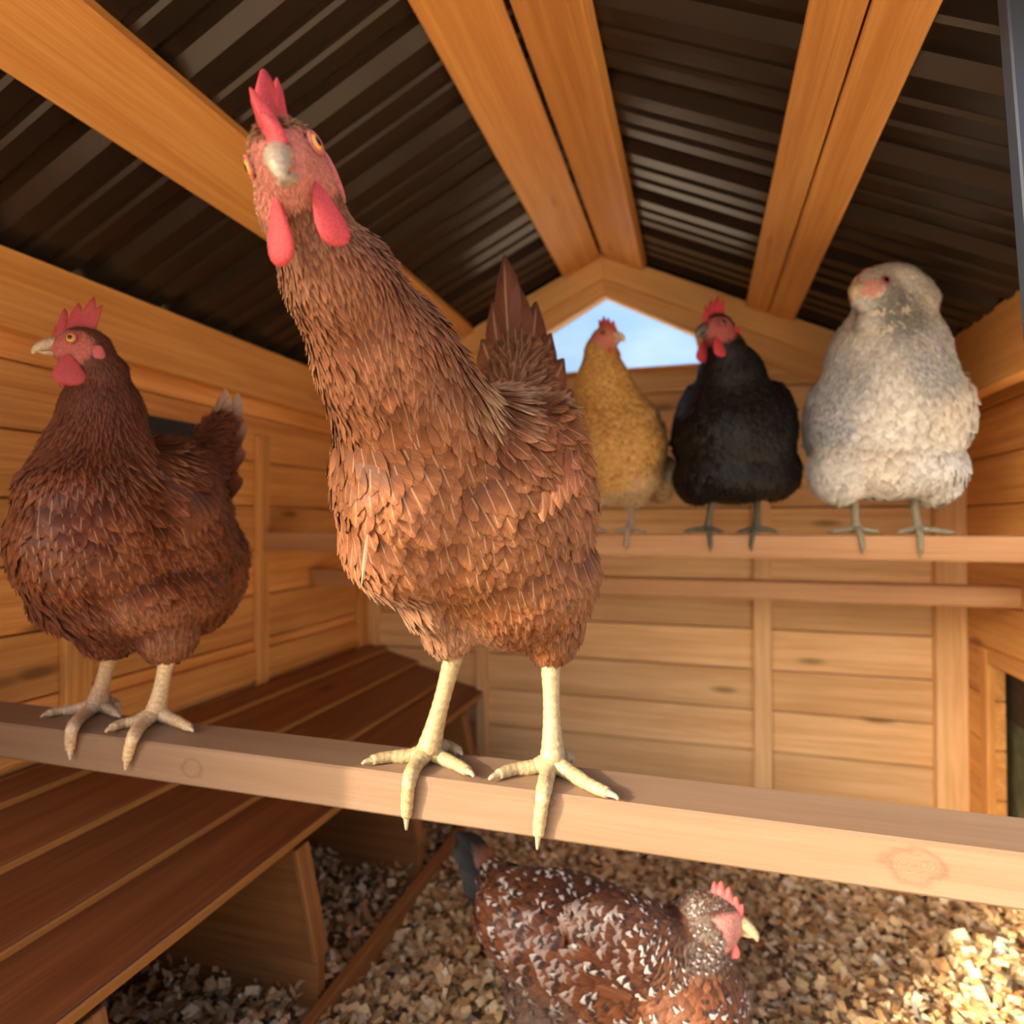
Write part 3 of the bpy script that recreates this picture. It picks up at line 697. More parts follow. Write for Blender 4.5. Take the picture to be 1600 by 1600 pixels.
def make_hen(name, label, base, prims, hd, anchors, head_o, mat, voxel=0.004, blend=0.009, nparts=0, under=(0.12, 0.045, 0.02), skin=(0.45, 0.10, 0.085), face=True, cand=50000, dens=1.0, jit=0.25, head_kinds='hackle', hack_r=0.0, puff=1.0, face_r=1.0, face_f=.62, face_u=-.10, tint=(1, 1, 1), tipfn=None, group=None):
    base = np.asarray(base, float)
    root = empty(name, tuple(base)); prop(root, label, 'hen', group)
    pr = list(prims) + hd.prims(puff)
    V, F = surface(pr, voxel, blend); V = smooth_mesh(V, F, 2)
    global SKIN_V; SKIN_V = V
    def facemask(X):
        f, u, s = hd.loc(X)
        e = (((f - face_f) / 1.16) ** 2 + ((u - face_u) / .92) ** 2) / face_r ** 2
        return np.clip((1.12 - e) / .24, 0, 1) * (np.abs(s) < 1.5) * (f > -.6) * (1.0 if face else 0.0)
    fm = facemask(V)[:, None]
    bcol = np.array(under) * (1 - fm) + np.array(skin) * fm
    body = link('body', mesh('body', V - base, F, 'skin', True, {'col': ('FLOAT_COLOR', bcol)}), root)
    # plumage flow
    AP = np.array([a[0] for a in anchors]); AD = np.array([nrm(a[1]) for a in anchors]); AL = np.array([[a[2], a[3], a[6]] for a in anchors]) * np.array([.001, .001, 1])
    AC = np.array([a[4] for a in anchors]) * np.array(tint); AT = np.array([a[5] for a in anchors]) * np.array(tint)
    def field(X, arr):
        d2 = ((X[:, None] - AP[None]) ** 2).sum(2) + 1e-5; w = d2 ** -2.5; w /= w.sum(1, keepdims=True); return w @ arr
    def spacing(X): q = field(X, AL); return np.sqrt(q[:, 0] * q[:, 1]) * 0.31 / dens
    B, N = scatter(V, F, spacing, cand)
    fmk = facemask(B); keep = (fmk < .35) | (rng.random(len(B)) < .8)
    B, N, fmk = B[keep], N[keep], fmk[keep]
    q = field(B, AL); D = field(B, AD); col = field(B, AC); tip = field(B, AT)
    L = q[:, 0] * rng.uniform(.8, 1.2, len(B)); W = q[:, 1] * rng.uniform(.85, 1.15, len(B)); lift = q[:, 2]
    bris = fmk > .2; L = np.where(bris, np.minimum(L, .22 * hd.hw), L); W = np.where(bris, np.minimum(W, .05 * hd.hw), W)
    D = D + rng.normal(0, .10, D.shape)
    T = D - N * (D * N).sum(1, keepdims=True); T /= np.maximum(np.linalg.norm(T, axis=1, keepdims=True), 1e-6)
    lf = lift + .02 + np.where(bris, .4, 0) + rng.normal(0, .05, len(B))
    T2 = T * np.cos(lf)[:, None] + N * np.sin(lf)[:, None]; N2 = N * np.cos(lf)[:, None] - T * np.sin(lf)[:, None]
    Bn = np.cross(N2, T2)
    roll = rng.normal(0, .12, len(B)); Bn, N2 = Bn * np.cos(roll)[:, None] + N2 * np.sin(roll)[:, None], N2 * np.cos(roll)[:, None] - Bn * np.sin(roll)[:, None]
    B = B - N * 0.0004 - T2 * (L * .25)[:, None]
    rnd = rng.random(len(B)); jitv = (1 + rng.normal(0, jit * .5, len(B)))[:, None].clip(.5, 1.6)
    col = col * jitv; tip = tip * jitv
    bc = np.array(skin) * .55 + np.array([.36, .20, .13]) * (np.array(skin).sum() / .95); col = np.where(bris[:, None], bc, col); tip = np.where(bris[:, None], bc * 1.15, tip)
    if tipfn is not None: col, tip = tipfn(B, col, tip, rnd)
    col = col.clip(0, .9); tip = tip.clip(0, .9)
    narrow = (L / W) > 2.6
    chosen = np.zeros(len(B), bool)
    if nparts:
        dv = CAM - B; dist = np.linalg.norm(dv, axis=1); facing = (N * dv).sum(1) / dist
        score = L * W * np.clip(facing, 0, 1) / dist ** 2 * (~bris) * (facing > .25)
        chosen[np.argsort(-score)[:nparts]] = True
        tb = [template('body', .03, .06, .10), template('hackle', .03, .04, .10)]
        vk = 7
        order = np.argsort(col[:, 0]); rank = np.empty(len(B), int); rank[order] = np.arange(len(B))
        var = {}
        ci = np.where(chosen)[0]; crank = np.argsort(np.argsort(col[ci, 0])) * vk // max(1, len(ci))
        for kk, i in enumerate(ci):
            key = (int(narrow[i]), int(crank[kk]))
            if key not in var:
                mem = ci[(crank == key[1]) & (narrow[ci] == narrow[i])]
                z1 = np.zeros(1)
                var[key] = feather_mesh('feather', tb[key[0]], np.zeros((1, 3)), np.array([[1., 0, 0]]), np.array([[0, 1., 0]]), np.array([[0, 0, 1.]]), np.ones(1), np.ones(1), col[mem].mean(0)[None], tip[mem].mean(0)[None], np.array([random.random()]), mat)
            o = link('feather', var[key], root)
            x, y, zz, p = T2[i] * L[i], Bn[i] * W[i], N2[i] * L[i], B[i] + N[i] * .0006 - base
            o.matrix_basis = Matrix(((x[0], y[0], zz[0], p[0]), (x[1], y[1], zz[1], p[1]), (x[2], y[2], zz[2], p[2]), (0, 0, 0, 1)))
    for nm, msk, tm in (('plumage', ~chosen & ~narrow, template('body', .03, .06, .10)), ('hackle_plumage', ~chosen & narrow, template('hackle', .03, .04, .10))):
        if msk.sum():
            o = link(nm, feather_mesh(nm, tm, B[msk], T2[msk], Bn[msk], N2[msk], L[msk], W[msk], col[msk], tip[msk], rnd[msk], mat, base), root); o['kind'] = 'stuff'
    head_parts(hd, root, base, head_o)
    return root, base

def toe_on(front_y, top_z, r):
    """Returns a helper that turns view points into toe centre lines resting on a perch's top ('t') or front face ('f')."""
    def f(k, x, y):
        return Pz(x, y, top_z + r * .7) if k == 't' else Py(x, y, front_y - r * .75)
    return f
DN = -ZZ
SKIN_V = None
def on(x, y, off=0.004):
    """Point just off the skin of the hen built last, where the sight line through (x, y) first meets it."""
    q = SKIN_V - CAM; dep = q @ FW; u = 800 + FPX * (q @ RT) / dep; v = 800 - FPX * (q @ UP) / dep
    m_ = (u - x) ** 2 + (v - y) ** 2
    near = np.argsort(m_)[:40]; d = dep[near[m_[near] < max(120.0, m_[near[6]])]].min()
    return P(x, y, d - off)
def AN(pal, rows):
    """rows: x, y, depth, flow (right, up, forward), length mm, width mm, palette key, lift"""
    return [(P(x, y, d), cdir(*fl), L, W, pal[k][0], pal[k][1], lf) for (x, y, d, fl, L, W, k, lf) in rows]

# ------------------------------------------------------------------ the stretching hen in the middle
T_ = toe_on(PF, PZ, 0.0065)
base = Pz(765, 1192, PZ)
hd = Head(P(455, 264, .322), cdir(.15, -.44, -.885), cdir(-.34, .93, .05), 0.0190)
prims = [E(645, 745, .475, 120, 155, .078), E(742, 790, .520, 180, 178, .098), E(800, 890, .535, 132, 120, .085), E(635, 850, .485, 100, 84, .070, -30),
         E(705, 955, .515, 54, 70, .040), E(670, 935, .50, 55, 42, .045, -35), E(858, 965, .520, 54, 74, .038), E(785, 690, .585, 92, 80, .095), E(872, 745, .540, 46, 122, .080, 8),
         CN((474, 345, .337, 58), (530, 440, .357, 78)), CN((530, 440, .357, 78), (600, 560, .40, 100)), CN((600, 560, .40, 104), (660, 680, .455, 126)),
         E(468, 316, .334, 60, 50, .022, -10), CN((815, 660, .61, 62), (812, 575, .64, 46))]
pal = {'h': ((.46, .19, .10), (.60, .32, .18)), 'n': ((.33, .108, .040), (.46, .19, .085)), 'nb': ((.20, .066, .030), (.34, .14, .07)), 'b': ((.42, .155, .062), (.52, .22, .095)),
       'w': ((.34, .118, .034), (.46, .18, .060)), 'l': ((.55, .27, .14), (.66, .38, .22)), 'c': ((.36, .16, .075), (.66, .46, .28)), 's': ((.17, .060, .028), (.26, .10, .045)), 'r': ((.28, .092, .028), (.38, .14, .045))}  # cape tips paler: the hackle's shiny streaks are put into the colour
an = AN(pal, [(440, 195, .335, (.3, -.5, .8), 7, 1.8, 'h', .45), (398, 300, .325, (.1, -.9, .4), 6, 1.5, 'h', .45), (540, 300, .335, (.5, -.8, .3), 7, 1.8, 'h', .35), (465, 330, .312, (.22, -.95, .1), 8, 1.8, 'h', .12),
    (500, 230, .345, (.5, -.6, .6), 9, 2.6, 'nb', .15), (585, 370, .365, (.55, -.8, .2), 22, 5, 'nb', .10), (520, 450, .335, (.38, -.9, .0), 15, 4.5, 'n', .10), (450, 460, .34, (.3, -.95, .0), 12, 4, 'n', .18), (560, 560, .36, (.25, -1, .1), 20, 8, 'n', .08), (490, 560, .385, (.15, -1, .1), 17, 6.5, 'b', .12),
    (690, 540, .44, (.62, -.7, .35), 30, 6.5, 'nb', .08), (735, 620, .45, (.45, -.85, .3), 36, 6.5, 'c', .10), (800, 610, .53, (.6, -.5, .6), 30, 6.5, 'c', .10),
    (560, 760, .41, (.08, -1, .1), 25, 14, 'b', .07), (530, 830, .45, (.12, -1, .1), 22, 12, 'b', .07), (680, 740, .405, (.35, -.9, .2), 29, 17, 'b', .07), (640, 880, .43, (.3, -.95, .1), 24, 13, 'b', .07),
    (780, 740, .425, (.35, -.9, .3), 29, 18, 'w', .07), (860, 700, .47, (.35, -.9, .4), 30, 15, 'w', .08), (905, 760, .53, (.1, -1, .4), 36, 14, 'r', .06), (880, 830, .47, (.15, -1, .4), 34, 15, 'w', .08),
    (790, 860, .43, (.3, -.95, .2), 25, 15, 'w', .08), (870, 920, .46, (.25, -.95, .2), 22, 13, 'w', .10), (720, 930, .45, (.3, -.95, .1), 21, 12, 'w', .10), (610, 930, .46, (.7, -.7, .1), 26, 7, 'l', .12),
    (670, 990, .48, (.3, -.95, .1), 20, 7, 'l', .10), (800, 990, .46, (.1, -1, .3), 18, 9, 'r', .14), (715, 1020, .48, (.1, -1, .1), 14, 6, 'l', .08), (858, 1020, .485, (.05, -1, .1), 15, 7, 'r', .10),
    (925, 900, .54, (.2, -.9, .5), 24, 11, 'r', .10), (800, 640, .64, (.1, .2, 1), 30, 10, 's', .10), (860, 800, .63, (.2, -.5, .9), 28, 12, 'r', .08), (700, 760, .60, (.1, -.4, 1), 28, 12, 'r', .08)])
hen1, b1 = make_hen('hen', 'large red-brown hen craning its neck at the lens, mid-perch in sunlight', base, prims, hd, an,
    dict(red=(.52, .062, .072), horn=(.34, .25, .15), tip=(.45, .39, .30), beak=.8, comb=1.45, points=4, comb_th=.62, wave=.28, lean=.20, comb_back=-.5, turn=62, wattle=1.75, wattle_w=.82, hang=cdir(.22, -.97, .08), flare=.10, skin=(.50, .15, .12), iris=(.80, .40, .10), lobe_l=1.4, lobe_col=(.60, .16, .18)),
    'f_brown', voxel=.0033, nparts=300, skin=(.52, .18, .14), under=(.17, .06, .028), cand=170000, dens=1.05, tint=(.57, .55, .53))
r = .0082
leg(hen1, b1, P(712, 1012, .518), Pz(670, 1172, PZ + .010), [
    [Pz(668, 1174, PZ + .008), T_('t', 640, 1181), T_('t', 605, 1183), T_('t', 570, 1190)],
    [Pz(665, 1178, PZ + .008), T_('t', 652, 1192), T_('f', 640, 1218), T_('f', 636, 1258), T_('f', 635, 1288)],
    [Pz(676, 1176, PZ + .008), T_('t', 692, 1185), T_('t', 716, 1196), T_('t', 738, 1209)],
    [Pz(684, 1166, PZ + .008), T_('t', 703, 1168), T_('t', 720, 1176)]], r, (.47, .36, .18), (.45, .36, .22))
leg(hen1, b1, P(860, 1022, .512), Pz(864, 1188, PZ + .010), [
    [Pz(856, 1190, PZ + .008), T_('t', 832, 1199), T_('t', 800, 1203), T_('t', 768, 1214)],
    [Pz(860, 1194, PZ + .008), T_('t', 856, 1208), T_('f', 849, 1240), T_('f', 843, 1285), T_('f', 840, 1318)],
    [Pz(870, 1194, PZ + .008), T_('t', 895, 1210), T_('t', 925, 1228), T_('t', 962, 1244)],
    [Pz(876, 1182, PZ + .008), T_('t', 886, 1183), T_('t', 893, 1186)]], r, (.49, .38, .20), (.47, .38, .235))
for (bx, by, bd, tx, ty, td, W, n_, c_) in ((800, 600, .63, 787, 396, .66, .030, (-.4, 0, -1), (.14, .050, .028)), (812, 600, .63, 808, 440, .67, .032, (.1, 0, -1), (.17, .065, .033)), (790, 610, .63, 768, 470, .66, .030, (-.6, 0, -1), (.16, .058, .03)),
    (825, 610, .64, 838, 470, .68, .034, (.4, .1, -1), (.13, .045, .025)), (835, 620, .63, 862, 520, .67, .034, (.6, .1, -1), (.15, .052, .028)), (845, 640, .62, 882, 560, .66, .036, (.8, .1, -1), (.18, .062, .03)), (850, 655, .61, 896, 610, .64, .036, (.8, .2, -1), (.20, .07, .032)), (780, 600, .62, 752, 530, .65, .032, (-.6, 0, -1), (.20, .075, .038)), (808, 640, .60, 800, 545, .63, .036, (0, .1, -1), (.24, .09, .045))):
    big_feather('tail_feather', hen1, b1, P(bx, by, bd), P(tx, ty, td), cdir(*n_), W, c_, tuple(x * .6 for x in c_), 'f_brown')
for k in range(6):
    big_feather('wing_feather', hen1, b1, on(842 + k * 12, 650 + k * 9, .003), on(848 + k * 13, 818 - k * 10, .008 - k * .0007), cdir(.2 + .14 * k, .05, -.8), .020, (.38 - k * .02, .145 - k * .01, .05), (.46, .19, .075), 'f_brown', .04)
big_feather('loose_feather', hen1, b1, P(574, 835, .402), P(566, 922, .408), cdir(-.3, 0, -1), .0032, (.50, .34, .22), (.55, .40, .27), 'f_soft', .0, 'hackle')

# ------------------------------------------------------------------ the shaded hen on the left
base = Pz(205, 1122, PZ)
hd = Head(P(132, 545, .585), cdir(-.88, -.08, -.46), cdir(-.06, 1, 0), 0.0172)
prims = [CN((164, 580, .592, 32), (160, 640, .60, 54)), CN((160, 640, .60, 54), (156, 720, .60, 84)), E(164, 842, .60, 116, 132, .082), E(160, 768, .60, 98, 74, .074), E(215, 855, .645, 128, 128, .095), E(208, 925, .63, 134, 74, .083),
         E(298, 885, .69, 76, 105, .075), E(175, 985, .61, 48, 42, .034), E(262, 982, .615, 46, 52, .034), E(270, 760, .69, 70, 75, .07), E(300, 800, .645, 44, 100, .06, 14), CN((312, 745, .72, 46), (342, 672, .76, 26))]
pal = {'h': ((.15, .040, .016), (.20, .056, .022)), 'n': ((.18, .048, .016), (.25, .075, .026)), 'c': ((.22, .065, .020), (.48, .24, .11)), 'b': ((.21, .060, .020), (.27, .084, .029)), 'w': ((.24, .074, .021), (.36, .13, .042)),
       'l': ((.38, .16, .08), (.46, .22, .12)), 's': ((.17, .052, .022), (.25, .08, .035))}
an = AN(pal, [(130, 505, .58, (.8, .1, .6), 7, 2.4, 'h', .08), (190, 560, .60, (.5, -.8, .4), 10, 3, 'h', .08), (110, 600, .57, (.1, -1, 0), 8, 3, 'h', .10), (220, 640, .62, (.3, -.9, .3), 20, 4.5, 'n', .08), (100, 680, .56, (-.15, -1, 0), 18, 5, 'n', .08), (160, 660, .55, (.1, -1, 0), 18, 5, 'n', .08),
    (230, 720, .60, (.35, -.9, .3), 32, 5.5, 'c', .09), (150, 740, .52, (0, -1, .1), 24, 9, 'b', .07), (60, 790, .57, (-.1, -1, .2), 22, 12, 'b', .07), (120, 850, .515, (.1, -1, .1), 25, 14, 'b', .07), (210, 830, .54, (.3, -.95, .2), 26, 14, 'w', .07),
    (290, 780, .60, (.5, -.7, .5), 30, 14, 'w', .08), (340, 820, .68, (.5, -.6, .6), 30, 13, 's', .08), (260, 900, .56, (.3, -.9, .3), 23, 13, 'w', .09), (340, 920, .66, (.3, -.9, .4), 22, 11, 'w', .1), (130, 950, .56, (.5, -.85, .1), 24, 9, 's', .1), (220, 970, .56, (.4, -.9, .1), 20, 9, 'l', .1),
    (180, 1005, .58, (.2, -1, 0), 14, 7, 's', .1), (265, 1010, .585, (.1, -1, 0), 16, 7, 'l', .1), (290, 720, .68, (.6, .1, .8), 26, 9, 's', .08), (200, 850, .74, (.4, -.5, .8), 28, 13, 's', .08)])
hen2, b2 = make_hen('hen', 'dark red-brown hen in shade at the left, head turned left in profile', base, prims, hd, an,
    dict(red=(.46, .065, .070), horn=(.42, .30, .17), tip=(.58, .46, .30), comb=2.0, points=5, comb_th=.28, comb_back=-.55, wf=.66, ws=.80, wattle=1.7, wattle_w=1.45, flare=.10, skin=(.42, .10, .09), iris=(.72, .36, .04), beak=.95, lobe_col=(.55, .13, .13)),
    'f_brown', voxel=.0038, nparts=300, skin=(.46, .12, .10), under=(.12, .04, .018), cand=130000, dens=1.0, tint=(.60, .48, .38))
r = .0080
leg(hen2, b2, P(178, 1002, .61), Pz(152, 1098, PZ + .010), [
    [Pz(148, 1100, PZ + .008), T_('t', 118, 1108), T_('t', 92, 1111), T_('t', 68, 1117)], [Pz(148, 1104, PZ + .008), T_('t', 130, 1117), T_('f', 114, 1136), T_('f', 110, 1160), T_('f', 110, 1180)],
    [Pz(158, 1102, PZ + .008), T_('t', 170, 1108), T_('t', 186, 1118)], [Pz(166, 1096, PZ + .008), T_('t', 178, 1098), T_('t', 186, 1106)]], r, (.66, .48, .30), (.70, .54, .34))
leg(hen2, b2, P(264, 1015, .605), Pz(244, 1112, PZ + .010), [
    [Pz(238, 1114, PZ + .008), T_('t', 212, 1127), T_('t', 190, 1131), T_('t', 168, 1140)], [Pz(238, 1118, PZ + .008), T_('t', 220, 1133), T_('f', 208, 1152), T_('f', 201, 1175), T_('f', 197, 1196)],
    [Pz(250, 1115, PZ + .008), T_('t', 268, 1124), T_('t', 285, 1131), T_('t', 300, 1140)]], r, (.78, .58, .33), (.80, .62, .38))
for (bx, by, bd, tx, ty, td, W, c_, t_) in ((318, 735, .73, 352, 606, .78, .036, (.16, .06, .03), (.62, .46, .33)), (325, 735, .73, 372, 612, .78, .036, (.17, .065, .035), (.60, .45, .32)), (310, 730, .72, 335, 640, .77, .034, (.15, .05, .025), (.30, .14, .08)), (330, 750, .72, 378, 650, .77, .036, (.18, .065, .03), (.45, .30, .2)), (335, 770, .71, 374, 690, .75, .036, (.2, .07, .03), (.32, .16, .09)), (300, 735, .71, 318, 665, .75, .036, (.14, .045, .022), (.18, .06, .03)), (338, 800, .70, 368, 735, .73, .036, (.2, .07, .03), (.24, .09, .04))):
    big_feather('tail_feather', hen2, b2, P(bx, by, bd), P(tx, ty, td), cdir(-.3, .1, -1), W, c_, t_, 'f_brown')
for k in range(6):
    big_feather('wing_feather', hen2, b2, on(250 + k * 11, 735 + k * 7, -.003), on(296 + k * 9, 858 - k * 9, .003), cdir(.35, .05, -.9), .019, (.15 - k * .006, .042 - k * .002, .013), (.22, .075, .024), 'f_brown', .04)

# ------------------------------------------------------------------ the three hens on the far perch
T2_ = toe_on(QF, QZ, 0.0055)
def far_leg(root, b, hx, hy, hdp, ax, ay, toes, col, r=.0054):
    a = Pz(ax, ay, QZ + .010) if ay > 826 else P(ax, ay, hdp)
    anc = CAM + ray(ax, 826) * (QF + .018) / ray(ax, 826)[1]; anc[2] = QZ + .009
    paths = []
    for (kx, ky) in toes:
        if ky > 845: paths.append([anc, np.array([*(CAM + ray((ax + kx) / 2, 830) * (QF + .004) / ray((ax + kx) / 2, 830)[1])[:2], QZ + .005]), Py(kx, 848, QF - .005), Py(kx, ky, QF - .005)])
        else:
            tip = CAM + ray(kx, 832) * (QF + .008) / ray(kx, 832)[1]; tip[2] = QZ + .004; m_ = (anc + tip) / 2; m_[2] = QZ + .007
            paths.append([anc, m_, tip])
    bk = anc + np.array([0, .024, -.005]); paths.append([anc, (anc + bk) / 2 + np.array([0, 0, .002]), bk])
    leg(root, b, P(hx, hy, hdp), anc, paths, r, col, tuple(x * .8 for x in col))
def far_hen(label, hx, prims, hd, an, ho, mat, **kw):
    d = (QF + .02) / ray(hx, 830)[1]; bs = CAM + ray(hx, 830) * d; bs[2] = QZ
    return make_hen('hen', label, bs, prims, hd, an, ho, mat, group='hens on the far perch', **kw)
# buff
d = .985
prims = [CN((938, 548, d - .02, 25), (942, 600, d - .01, 42)), CN((942, 600, d - .01, 42), (958, 655, d, 64)), E(962, 700, d, 74, 78, .075), E(965, 745, d + .005, 68, 40, .068), E(1012, 690, d + .03, 22, 62, .06, 8), E(1028, 745, d + .06, 28, 38, .05), E(935, 765, d, 30, 28, .03), E(985, 765, d, 32, 30, .03), CN((1000, 720, d + .1, 40), (1010, 690, d + .15, 20))]
hd = Head(P(944, 530, d - .02), cdir(.72, -.10, -.66), cdir(.03, 1, 0), 0.0172)
pal = {'a': ((.66, .36, .085), (.74, .44, .125)), 'b': ((.64, .34, .08), (.74, .44, .14)), 'w': ((.44, .26, .10), (.34, .24, .14)), 'l': ((.60, .42, .22), (.66, .50, .30))}
an = AN(pal, [(935, 505, d - .03, (-.5, -.5, .5), 6, 3, 'a', .05), (915, 560, d - .02, (-.3, -.9, .2), 12, 5, 'a', .06), (950, 590, d - .06, (.1, -1, 0), 14, 6, 'a', .06), (950, 660, d - .08, (0, -1, 0), 20, 12, 'b', .06), (900, 690, d - .05, (-.2, -1, .1), 20, 12, 'b', .06), (1000, 680, d - .06, (.3, -.9, .2), 20, 12, 'b', .06), (1035, 680, d, (.3, -.9, .4), 26, 12, 'w', .06), (960, 750, d - .08, (.1, -1, .1), 20, 12, 'b', .08), (1035, 750, d + .02, (.2, -1, .2), 20, 12, 'l', .1), (980, 785, d - .05, (.1, -1, 0), 14, 8, 'l', .1), (960, 680, d + .08, (0, -.3, 1), 24, 12, 'b', .06)])
h3, b3 = far_hen('golden buff hen before the sky opening, partly hidden by the stretching hen', 965, prims, hd, an, dict(red=(.58, .10, .09), horn=(.55, .40, .25), comb=1.2, points=5, wattle=1.3, wattle_w=.9, iris=(.30, .10, .03), lobe_col=(.66, .52, .36), beak=.8), 'f_soft', voxel=.005, skin=(.58, .22, .17), under=(.42, .23, .07), cand=45000, dens=.95, jit=.15, tint=(.86, .86, .86))
far_leg(h3, b3, 987, 785, d, 985, 830, ((962, 834), (978, 856), (1008, 834)), (.38, .30, .24)); far_leg(h3, b3, 930, 785, d, 928, 830, ((905, 834), (924, 854), (948, 834)), (.38, .30, .24))
for (a, b_, dd) in (((1030, 690), (1048, 735), .06), ((1024, 700), (1042, 752), .05), ((1012, 640), (1036, 660), .05), ((1020, 660), (1044, 690), .055)):
    big_feather('wing_feather', h3, b3, P(*a, d + dd - .05), P(*b_, d + dd - .02), cdir(.8, .2, -.7), .022, (.10, .08, .06), (.34, .25, .16), 'f_soft')
for k in range(4): big_feather('tail_feather', h3, b3, P(1000 + k * 5, 715, d + .10), P(985 + k * 18, 640 + k * 6, d + .20), cdir(0, 0, -1), .03, (.30, .17, .05), (.15, .10, .05), 'f_soft')
# black
d = .93
prims = [CN((1134, 545, d - .03, 29), (1142, 590, d - .01, 50)), CN((1142, 590, d - .01, 50), (1146, 640, d, 76)), E(1146, 685, d, 90, 90, .08), E(1146, 740, d, 88, 46, .075), E(1090, 748, d, 34, 40, .045), E(1208, 735, d + .01, 38, 46, .05), E(1210, 655, d + .03, 20, 62, .06, 10), E(1076, 660, d + .03, 18, 62, .06, -8), CN((1150, 690, d + .1, 50), (1155, 640, d + .16, 24))]
hd = Head(P(1122, 516, d - .035), cdir(-.82, -.18, -.46), cdir(-.05, 1, 0), 0.0205)
pal = {'a': ((.011, .010, .010), (.014, .013, .013)), 'b': ((.012, .010, .009), (.018, .015, .012))}
an = AN(pal, [(1130, 490, d - .03, (.5, -.5, .5), 7, 3, 'a', .05), (1160, 540, d - .02, (.3, -.9, .2), 12, 5, 'a', .06), (1110, 580, d - .07, (-.1, -1, 0), 16, 6, 'a', .06), (1145, 640, d - .09, (0, -1, 0), 22, 12, 'b', .06), (1070, 680, d - .05, (-.2, -1, .1), 24, 12, 'b', .06), (1220, 680, d - .05, (.2, -1, .2), 24, 12, 'b', .06), (1146, 720, d - .09, (0, -1, 0), 22, 12, 'b', .08), (1100, 770, d - .05, (0, -1, 0), 18, 9, 'b', .1), (1190, 770, d - .05, (0, -1, 0), 18, 9, 'b', .1), (1146, 680, d + .09, (0, -.3, 1), 26, 12, 'b', .06)])
h4, b4 = far_hen('glossy black hen with a red face on the far perch', 1145, prims, hd, an, dict(red=(.50, .05, .07), horn=(.06, .05, .05), tip=(.16, .13, .11), comb=1.5, points=5, wattle=1.5, wattle_w=1.1, iris=(.18, .06, .03), skin=(.30, .07, .07), beak=.8), 'f_black', voxel=.005, skin=(.34, .085, .085), under=(.010, .010, .011), cand=45000, dens=.95, jit=.3, tint=(.42, .42, .44))
far_leg(h4, b4, 1112, 780, d, 1106, 830, ((1068, 834), (1110, 858), (1130, 834)), (.12, .115, .08)); far_leg(h4, b4, 1183, 780, d, 1182, 830, ((1152, 834), (1174, 858), (1216, 834)), (.12, .115, .08))
for k in range(4): big_feather('tail_feather', h4, b4, P(1140 + k * 8, 680, d + .10), P(1120 + k * 22, 600 + k * 4, d + .22), cdir(0, 0, -1), .032, (.012, .012, .014), (.02, .02, .02), 'f_black')
# white
d = .872
prims = [CN((1395, 490, d - .01, 58), (1386, 560, d, 84)), CN((1386, 560, d, 84), (1385, 620, d, 104)), E(1384, 660, d, 112, 106, .085), E(1384, 728, d, 110, 52, .078), E(1312, 735, d, 42, 52, .05), E(1456, 735, d, 40, 54, .05), E(1388, 446, d - .03, 52, 32, .034), E(1476, 645, d + .04, 16, 70, .06, 4), E(1288, 650, d + .04, 16, 64, .06, -4), E(1408, 468, d - .02, 52, 40, .034), E(1372, 500, d - .045, 34, 16, .022, 8), CN((1390, 660, d + .1, 50), (1395, 600, d + .16, 24))]
hd = Head(P(1368, 458, d - .045), cdir(-.90, -.16, -.40), cdir(-.08, 1, 0), 0.0265)
pal = {'a': ((.84, .79, .67), (.80, .76, .66)), 'g': ((.66, .65, .61), (.22, .24, .27)), 'b': ((.88, .82, .68), (.90, .86, .74)), 'o': ((.84, .70, .50), (.88, .78, .62)), 'd': ((.34, .33, .29), (.18, .18, .17))}
an = AN(pal, [(1390, 425, d - .04, (.5, -.4, .7), 9, 5, 'a', .08), (1440, 480, d - .03, (.3, -.9, .3), 16, 6, 'a', .06), (1400, 480, d - .065, (.4, -.8, .2), 12, 7, 'd', .14), (1350, 505, d - .07, (.1, -1, .1), 11, 6, 'a', .18), (1320, 570, d - .06, (-.3, -.9, .1), 22, 6, 'g', .06), (1450, 560, d - .07, (.25, -.9, .2), 24, 5, 'g', .06), (1385, 560, d - .10, (0, -1, 0), 22, 9, 'b', .06), (1380, 650, d - .10, (0, -1, 0), 24, 14, 'b', .06), (1290, 650, d - .05, (-.2, -1, .1), 24, 9, 'g', .06), (1480, 640, d - .05, (.2, -1, .2), 24, 12, 'o', .06), (1384, 730, d - .10, (0, -1, .1), 22, 13, 'o', .08), (1300, 750, d - .06, (.1, -1, 0), 20, 12, 'b', .1), (1465, 750, d - .06, (-.1, -1, 0), 20, 12, 'b', .1), (1384, 660, d + .1, (0, -.3, 1), 26, 12, 'a', .06)])
h5, b5 = far_hen('fluffy white hen with grey neck streaks at the right end of the far perch', 1385, prims, hd, an, dict(red=(.60, .20, .18), horn=(.42, .32, .20), tip=(.55, .45, .30), comb=.45, points=3, comb_back=.6, wattle=.0, lobe=0, eye=.26, iris=(.16, .04, .02), skin=(.40, .16, .15), beak=.30), 'f_soft', voxel=.005, skin=(.62, .30, .25), under=(.62, .57, .47), cand=50000, dens=1.0, jit=.2, puff=1.05, tint=(.80, .85, .93), face_r=.48, face_f=1.05, face_u=.12)
far_leg(h5, b5, 1334, 782, d, 1338, 830, ((1295, 834), (1347, 862), (1376, 834)), (.30, .27, .18), .0060); far_leg(h5, b5, 1428, 782, d, 1434, 830, ((1402, 834), (1438, 868), (1492, 833)), (.30, .27, .18), .0060)
for k in range(4): big_feather('tail_feather', h5, b5, P(1385 + k * 6, 650, d + .10), P(1360 + k * 20, 570 + k * 4, d + .22), cdir(0, 0, -1), .034, (.6, .57, .5), (.4, .39, .36), 'f_soft')

